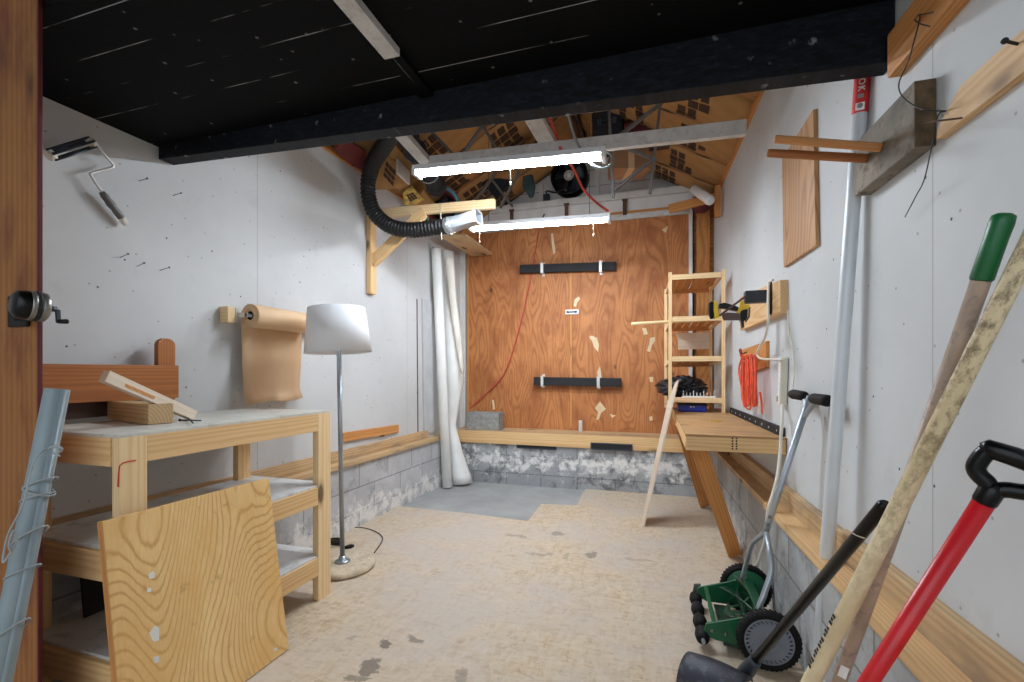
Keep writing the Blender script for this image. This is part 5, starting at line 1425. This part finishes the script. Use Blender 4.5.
# black handle with scoop
P1, P2 = V((.335, 1.92, .13)), DP(886, 503, 1.12)
d = (P2-P1).normalized()
r = thing('snow_shovel', 'black shovel with curved scoop and black handle beside the mower', 'shovel', (P1.x, P1.y, 0))
MB().tube([P1+d*.05, P2-d*.03, P2-d*.008, P2], [.0155, .0155, .0155, .010], 20).build('handle', 'black_plastic', r)
MB().tube([P1-d*.10, P1+d*.0, P1+d*.07, P1+d*.09], [.028, .027, .022, .019], 18).build('socket', 'dark_steel', r)
rows = []
cA, cB = PZ(683, 668, .13), PZ(741, 668, .13)
cA, cB = V((.115, 1.93, .0)), V((.315, 1.83, .0))
ax_ = (cB-cA).normalized(); pn_ = V((-ax_.y, ax_.x, 0))
for i in range(13):
    s = i/12; row = []
    for j in range(13):
        an = math.radians(-25 + 175*j/12); rr = .082*(1+.12*math.sin(s*3.0))
        row.append(cA.lerp(cB, s) + pn_*(-rr*math.cos(an)) + V((0, 0, .060 + rr*math.sin(an))))
    rows.append(row)
MB().sheet(rows, .006).build('scoop', 'scoop', r)
wm = MB(); wm.tube(smooth([P2-d*.13+V((-.018, 0, 0)), P2-d*.135+V((0, -.02, 0)), P2-d*.14+V((.02, 0, 0))]), .002, 6)
wm.build('wire_tie', 'pull_string', r)

# ---------------------------------------------------------------- reel mower
W1, W2 = V((.455, 2.17, .122)), V((.452, 2.66, .122))
r = thing('reel_mower', 'green push reel mower with gray handle leaning at the right wall', 'lawn mower', (.4, 2.4, 0))
def wheel(c, sgn, hubm):
    Mx = Matrix.Translation(c) @ Matrix.Rotation(math.radians(90), 4, 'X')
    s = 1 if sgn < 0 else -1
    tyre = MB()
    tyre.lathe([(.094, -.02), (.112, -.024), (.119, -.018), (.121, 0), (.119, .018), (.112, .024), (.094, .02)], Mx, 48, close=True)
    for k in range(40):
        a = k*2*math.pi/40
        tyre.box(Mx @ Matrix.Rotation(a, 4, 'Z') @ Matrix.Translation((.1205, 0, 0)) @ Matrix.Rotation(.5, 4, 'X'), .005, .006, .038)
    w = tyre.build('wheel', 'black_rubber', r)
    hub = MB()
    hub.lathe([(0, s*.026), (.022, s*.026), (.026, s*.021), (.034, s*.020), (.036, s*.023), (.04, s*.020), (.085, s*.016), (.095, s*.021), (.095, -s*.018), (0, -s*.018)], Mx, 48)
    hub.build('hub', hubm, w)
    rib = MB()
    for k in range(30):
        a = k*2*math.pi/30
        rib.box(Mx @ Matrix.Rotation(a, 4, 'Z') @ Matrix.Translation((.083, 0, s*.0185)) @ Matrix.Rotation(.5, 4, 'Z'), .012, .003, .004)
    rib.build('hub_notches', 'black_plastic', w)
    MB().lathe([(0, s*.034), (.006, s*.033), (.009, s*.028), (.009, s*.022), (0, s*.022)], Mx, 12).build('axle_nut', 'chrome', w)
wheel(W1, -1, 'gray_hub'); wheel(W2, 1, 'green')
# inside cover of the far wheel
MB().lathe([(0, .03), (.098, .03), (.1, .024), (.1, .01), (0, .01)], Matrix.Translation(W2) @ Matrix.Rotation(math.radians(90), 4, 'X'), 36).build('gear_cover', 'green', r)
RX_, RZ_ = .225, .085
for y, nm in ((2.235, 0), (2.60, 1)):
    z = lambda a: a
    pts = [V((RX_-.02, y, .07)), V((RX_-.005, y, .118)), V((.36, y, .165)), V((.45, y, .20)), V((.50, y, .17)), V((.47, y, .08)), V((.36, y, .05)), V((.26, y, .05))]
    slab('side_plate', 'green', pts, (0, .012, 0), (1, 0, 0), parent=r, bev=.002)
bl = MB()
for z_ in ((.245, .105), (.275, .06)):
    pass
board('tie_rod', 'green', (.255, 2.24, .118), (.255, 2.605, .118), .018, .018, up=(0, 0, 1), parent=r)
board('cutter_bar', 'green_dark', (.33, 2.24, .035), (.33, 2.605, .035), .012, .075, parent=r)
board('deflector', 'green', (.45, 2.245, .19), (.45, 2.60, .19), .006, .06, up=(.5, 0, .8), parent=r)
MB().cyl((.40, 2.19, .12), (.40, 2.64, .12), .012, seg=14).build('reel_shaft', 'green_dark', r)
for k in range(5):
    rows = []
    for i in range(17):
        s = i/16; a = k*2*math.pi/5 + s*1.5
        e = V((math.cos(a), 0, math.sin(a))); tn = V((-math.sin(a), 0, math.cos(a)))
        c0 = V((.40, 2.25+.345*s, .12))
        rows.append([c0+e*.055, c0+e*.070+tn*.006, c0+e*.085+tn*.018])
    MB().sheet(rows, .004).build('reel_blade', 'green_dark', r)
sp_ = MB()
for y in (2.27, 2.365, 2.46, 2.58):
    for k in range(5):
        a = k*2*math.pi/5 + (y-2.25)/.345*1.5
        sp_.bar((.40, y, .12), (.40+.06*math.cos(a), y, .12+.06*math.sin(a)), .018, .004, (0, 1, 0))
sp_.build('reel_spider', 'green', r)
MB().cyl((.205, 2.19, .055), (.205, 2.65, .055), .008, seg=12).build('roller_shaft', 'galv', r)
for y in (2.255, 2.37, 2.49, 2.60):
    MB().lathe([(0, -.043), (.018, -.043), (.028, -.032), (.032, 0), (.028, .032), (.018, .043), (0, .043)], Matrix.Translation((.205, y, .055)) @ Matrix.Rotation(math.radians(90), 4, 'X'), 22).build('roller', 'black_rubber', r)
for y, s in ((2.655, 1),):
    slab('roller_bracket', 'chrome', [V((.19, y, .04)), V((.235, y, .06)), V((.235, y, .115)), V((.20, y, .11))], (0, .01, 0), (0, 0, 1), parent=r, bev=.002)
for x, z in ((.30, .085), (.245, .09), (.42, .14)):
    MB().lathe([(0, .008), (.007, .006), (.009, 0), (0, 0)], Matrix.Translation((x, 2.235, z)) @ Matrix.Rotation(math.radians(90), 4, 'X'), 10).build('bolt', 'chrome', r)
J = PY(766, 531, 2.42)
hL = [PY(741, 584, 2.585), PY(744, 572, 2.56), PY(751, 546, 2.50), PY(757, 539, 2.47), J]
hR = [PY(758, 610, 2.26), PY(764, 594, 2.27), PY(771, 572, 2.30), PY(770, 553, 2.34), PY(767, 538, 2.40), J]
TOP = V((.640, 2.28, 1.145))
MB().tube(smooth(hL, 6), .0115, 14).build('handle_fork', 'galv', r)
MB().tube(smooth(hR, 6), .0125, 14).build('handle_fork', 'galv', r)
mid = J.lerp(TOP, .08)
MB().tube([J-(TOP-J)*.02, mid, TOP], .0135, 16).build('handle_shaft', 'galv', r)
T0, T1 = V((.640, 2.06, 1.138)), V((.640, 2.54, 1.142))
MB().tube(smooth([J.lerp(TOP, .86)+V((0, .012, 0)), TOP+V((0, .06, -.03)), V((.640, 2.42, 1.142)), T1]), .011, 12).build('handle_branch', 'galv', r)
MB().tube(smooth([J.lerp(TOP, .86)-V((0, .012, 0)), TOP+V((0, -.04, -.03)), V((.640, 2.15, 1.14)), T0]), .011, 12).build('handle_branch', 'galv', r)
for e, q in ((T1, -1), (T0, 1)):
    y0 = e.y; yy = y0 + q*.19
    MB().tube([V((.640, y0-q*.004, e.z)), V((.640, y0, e.z)), V((.640, y0+q*.02, e.z)), V((.640, yy-q*.02, e.z)), V((.640, yy, e.z))], [.014, .022, .024, .022, .015], 18).build('grip', 'black_rubber', r)
for k in (.06, .12): MB().lathe([(0, .006), (.008, .004), (.008, 0), (0, 0)], Matrix.Translation(J.lerp(TOP, k)+V((-.008, -.012, 0))) @ Matrix.Rotation(math.radians(90), 4, 'X'), 10).build('bolt', 'chrome', r)

# ---------------------------------------------------------------- light, camera
w = D.worlds.new('World'); bpy.context.scene.world = w; w.use_nodes = True
nt = w.node_tree; bg = nt.nodes['Background']
bg.inputs[0].default_value = (0.82, 0.90, 1.0, 1); bg.inputs[1].default_value = 1.5
cam = D.cameras.new('Camera'); co = D.objects.new('Camera', cam); C.objects.link(co)
cam.sensor_width = 36.0; cam.lens = FPX/1024*36.0; cam.shift_y = (HOR-341.0)/1024; cam.clip_start = 0.02
co.location = (0, 0, CAMZ); co.rotation_euler = (math.radians(90), 0, TH)
sc = bpy.context.scene; sc.camera = co
sc.view_settings.view_transform = 'Standard'; sc.view_settings.look = 'None'; sc.view_settings.gamma = 1.0
sc.view_settings.exposure = 0.4; sc.view_settings.use_curve_mapping = False
sc.cycles.use_denoising = True; sc.cycles.max_bounces = 10; sc.cycles.diffuse_bounces = 6; sc.cycles.sample_clamp_indirect = 4.0
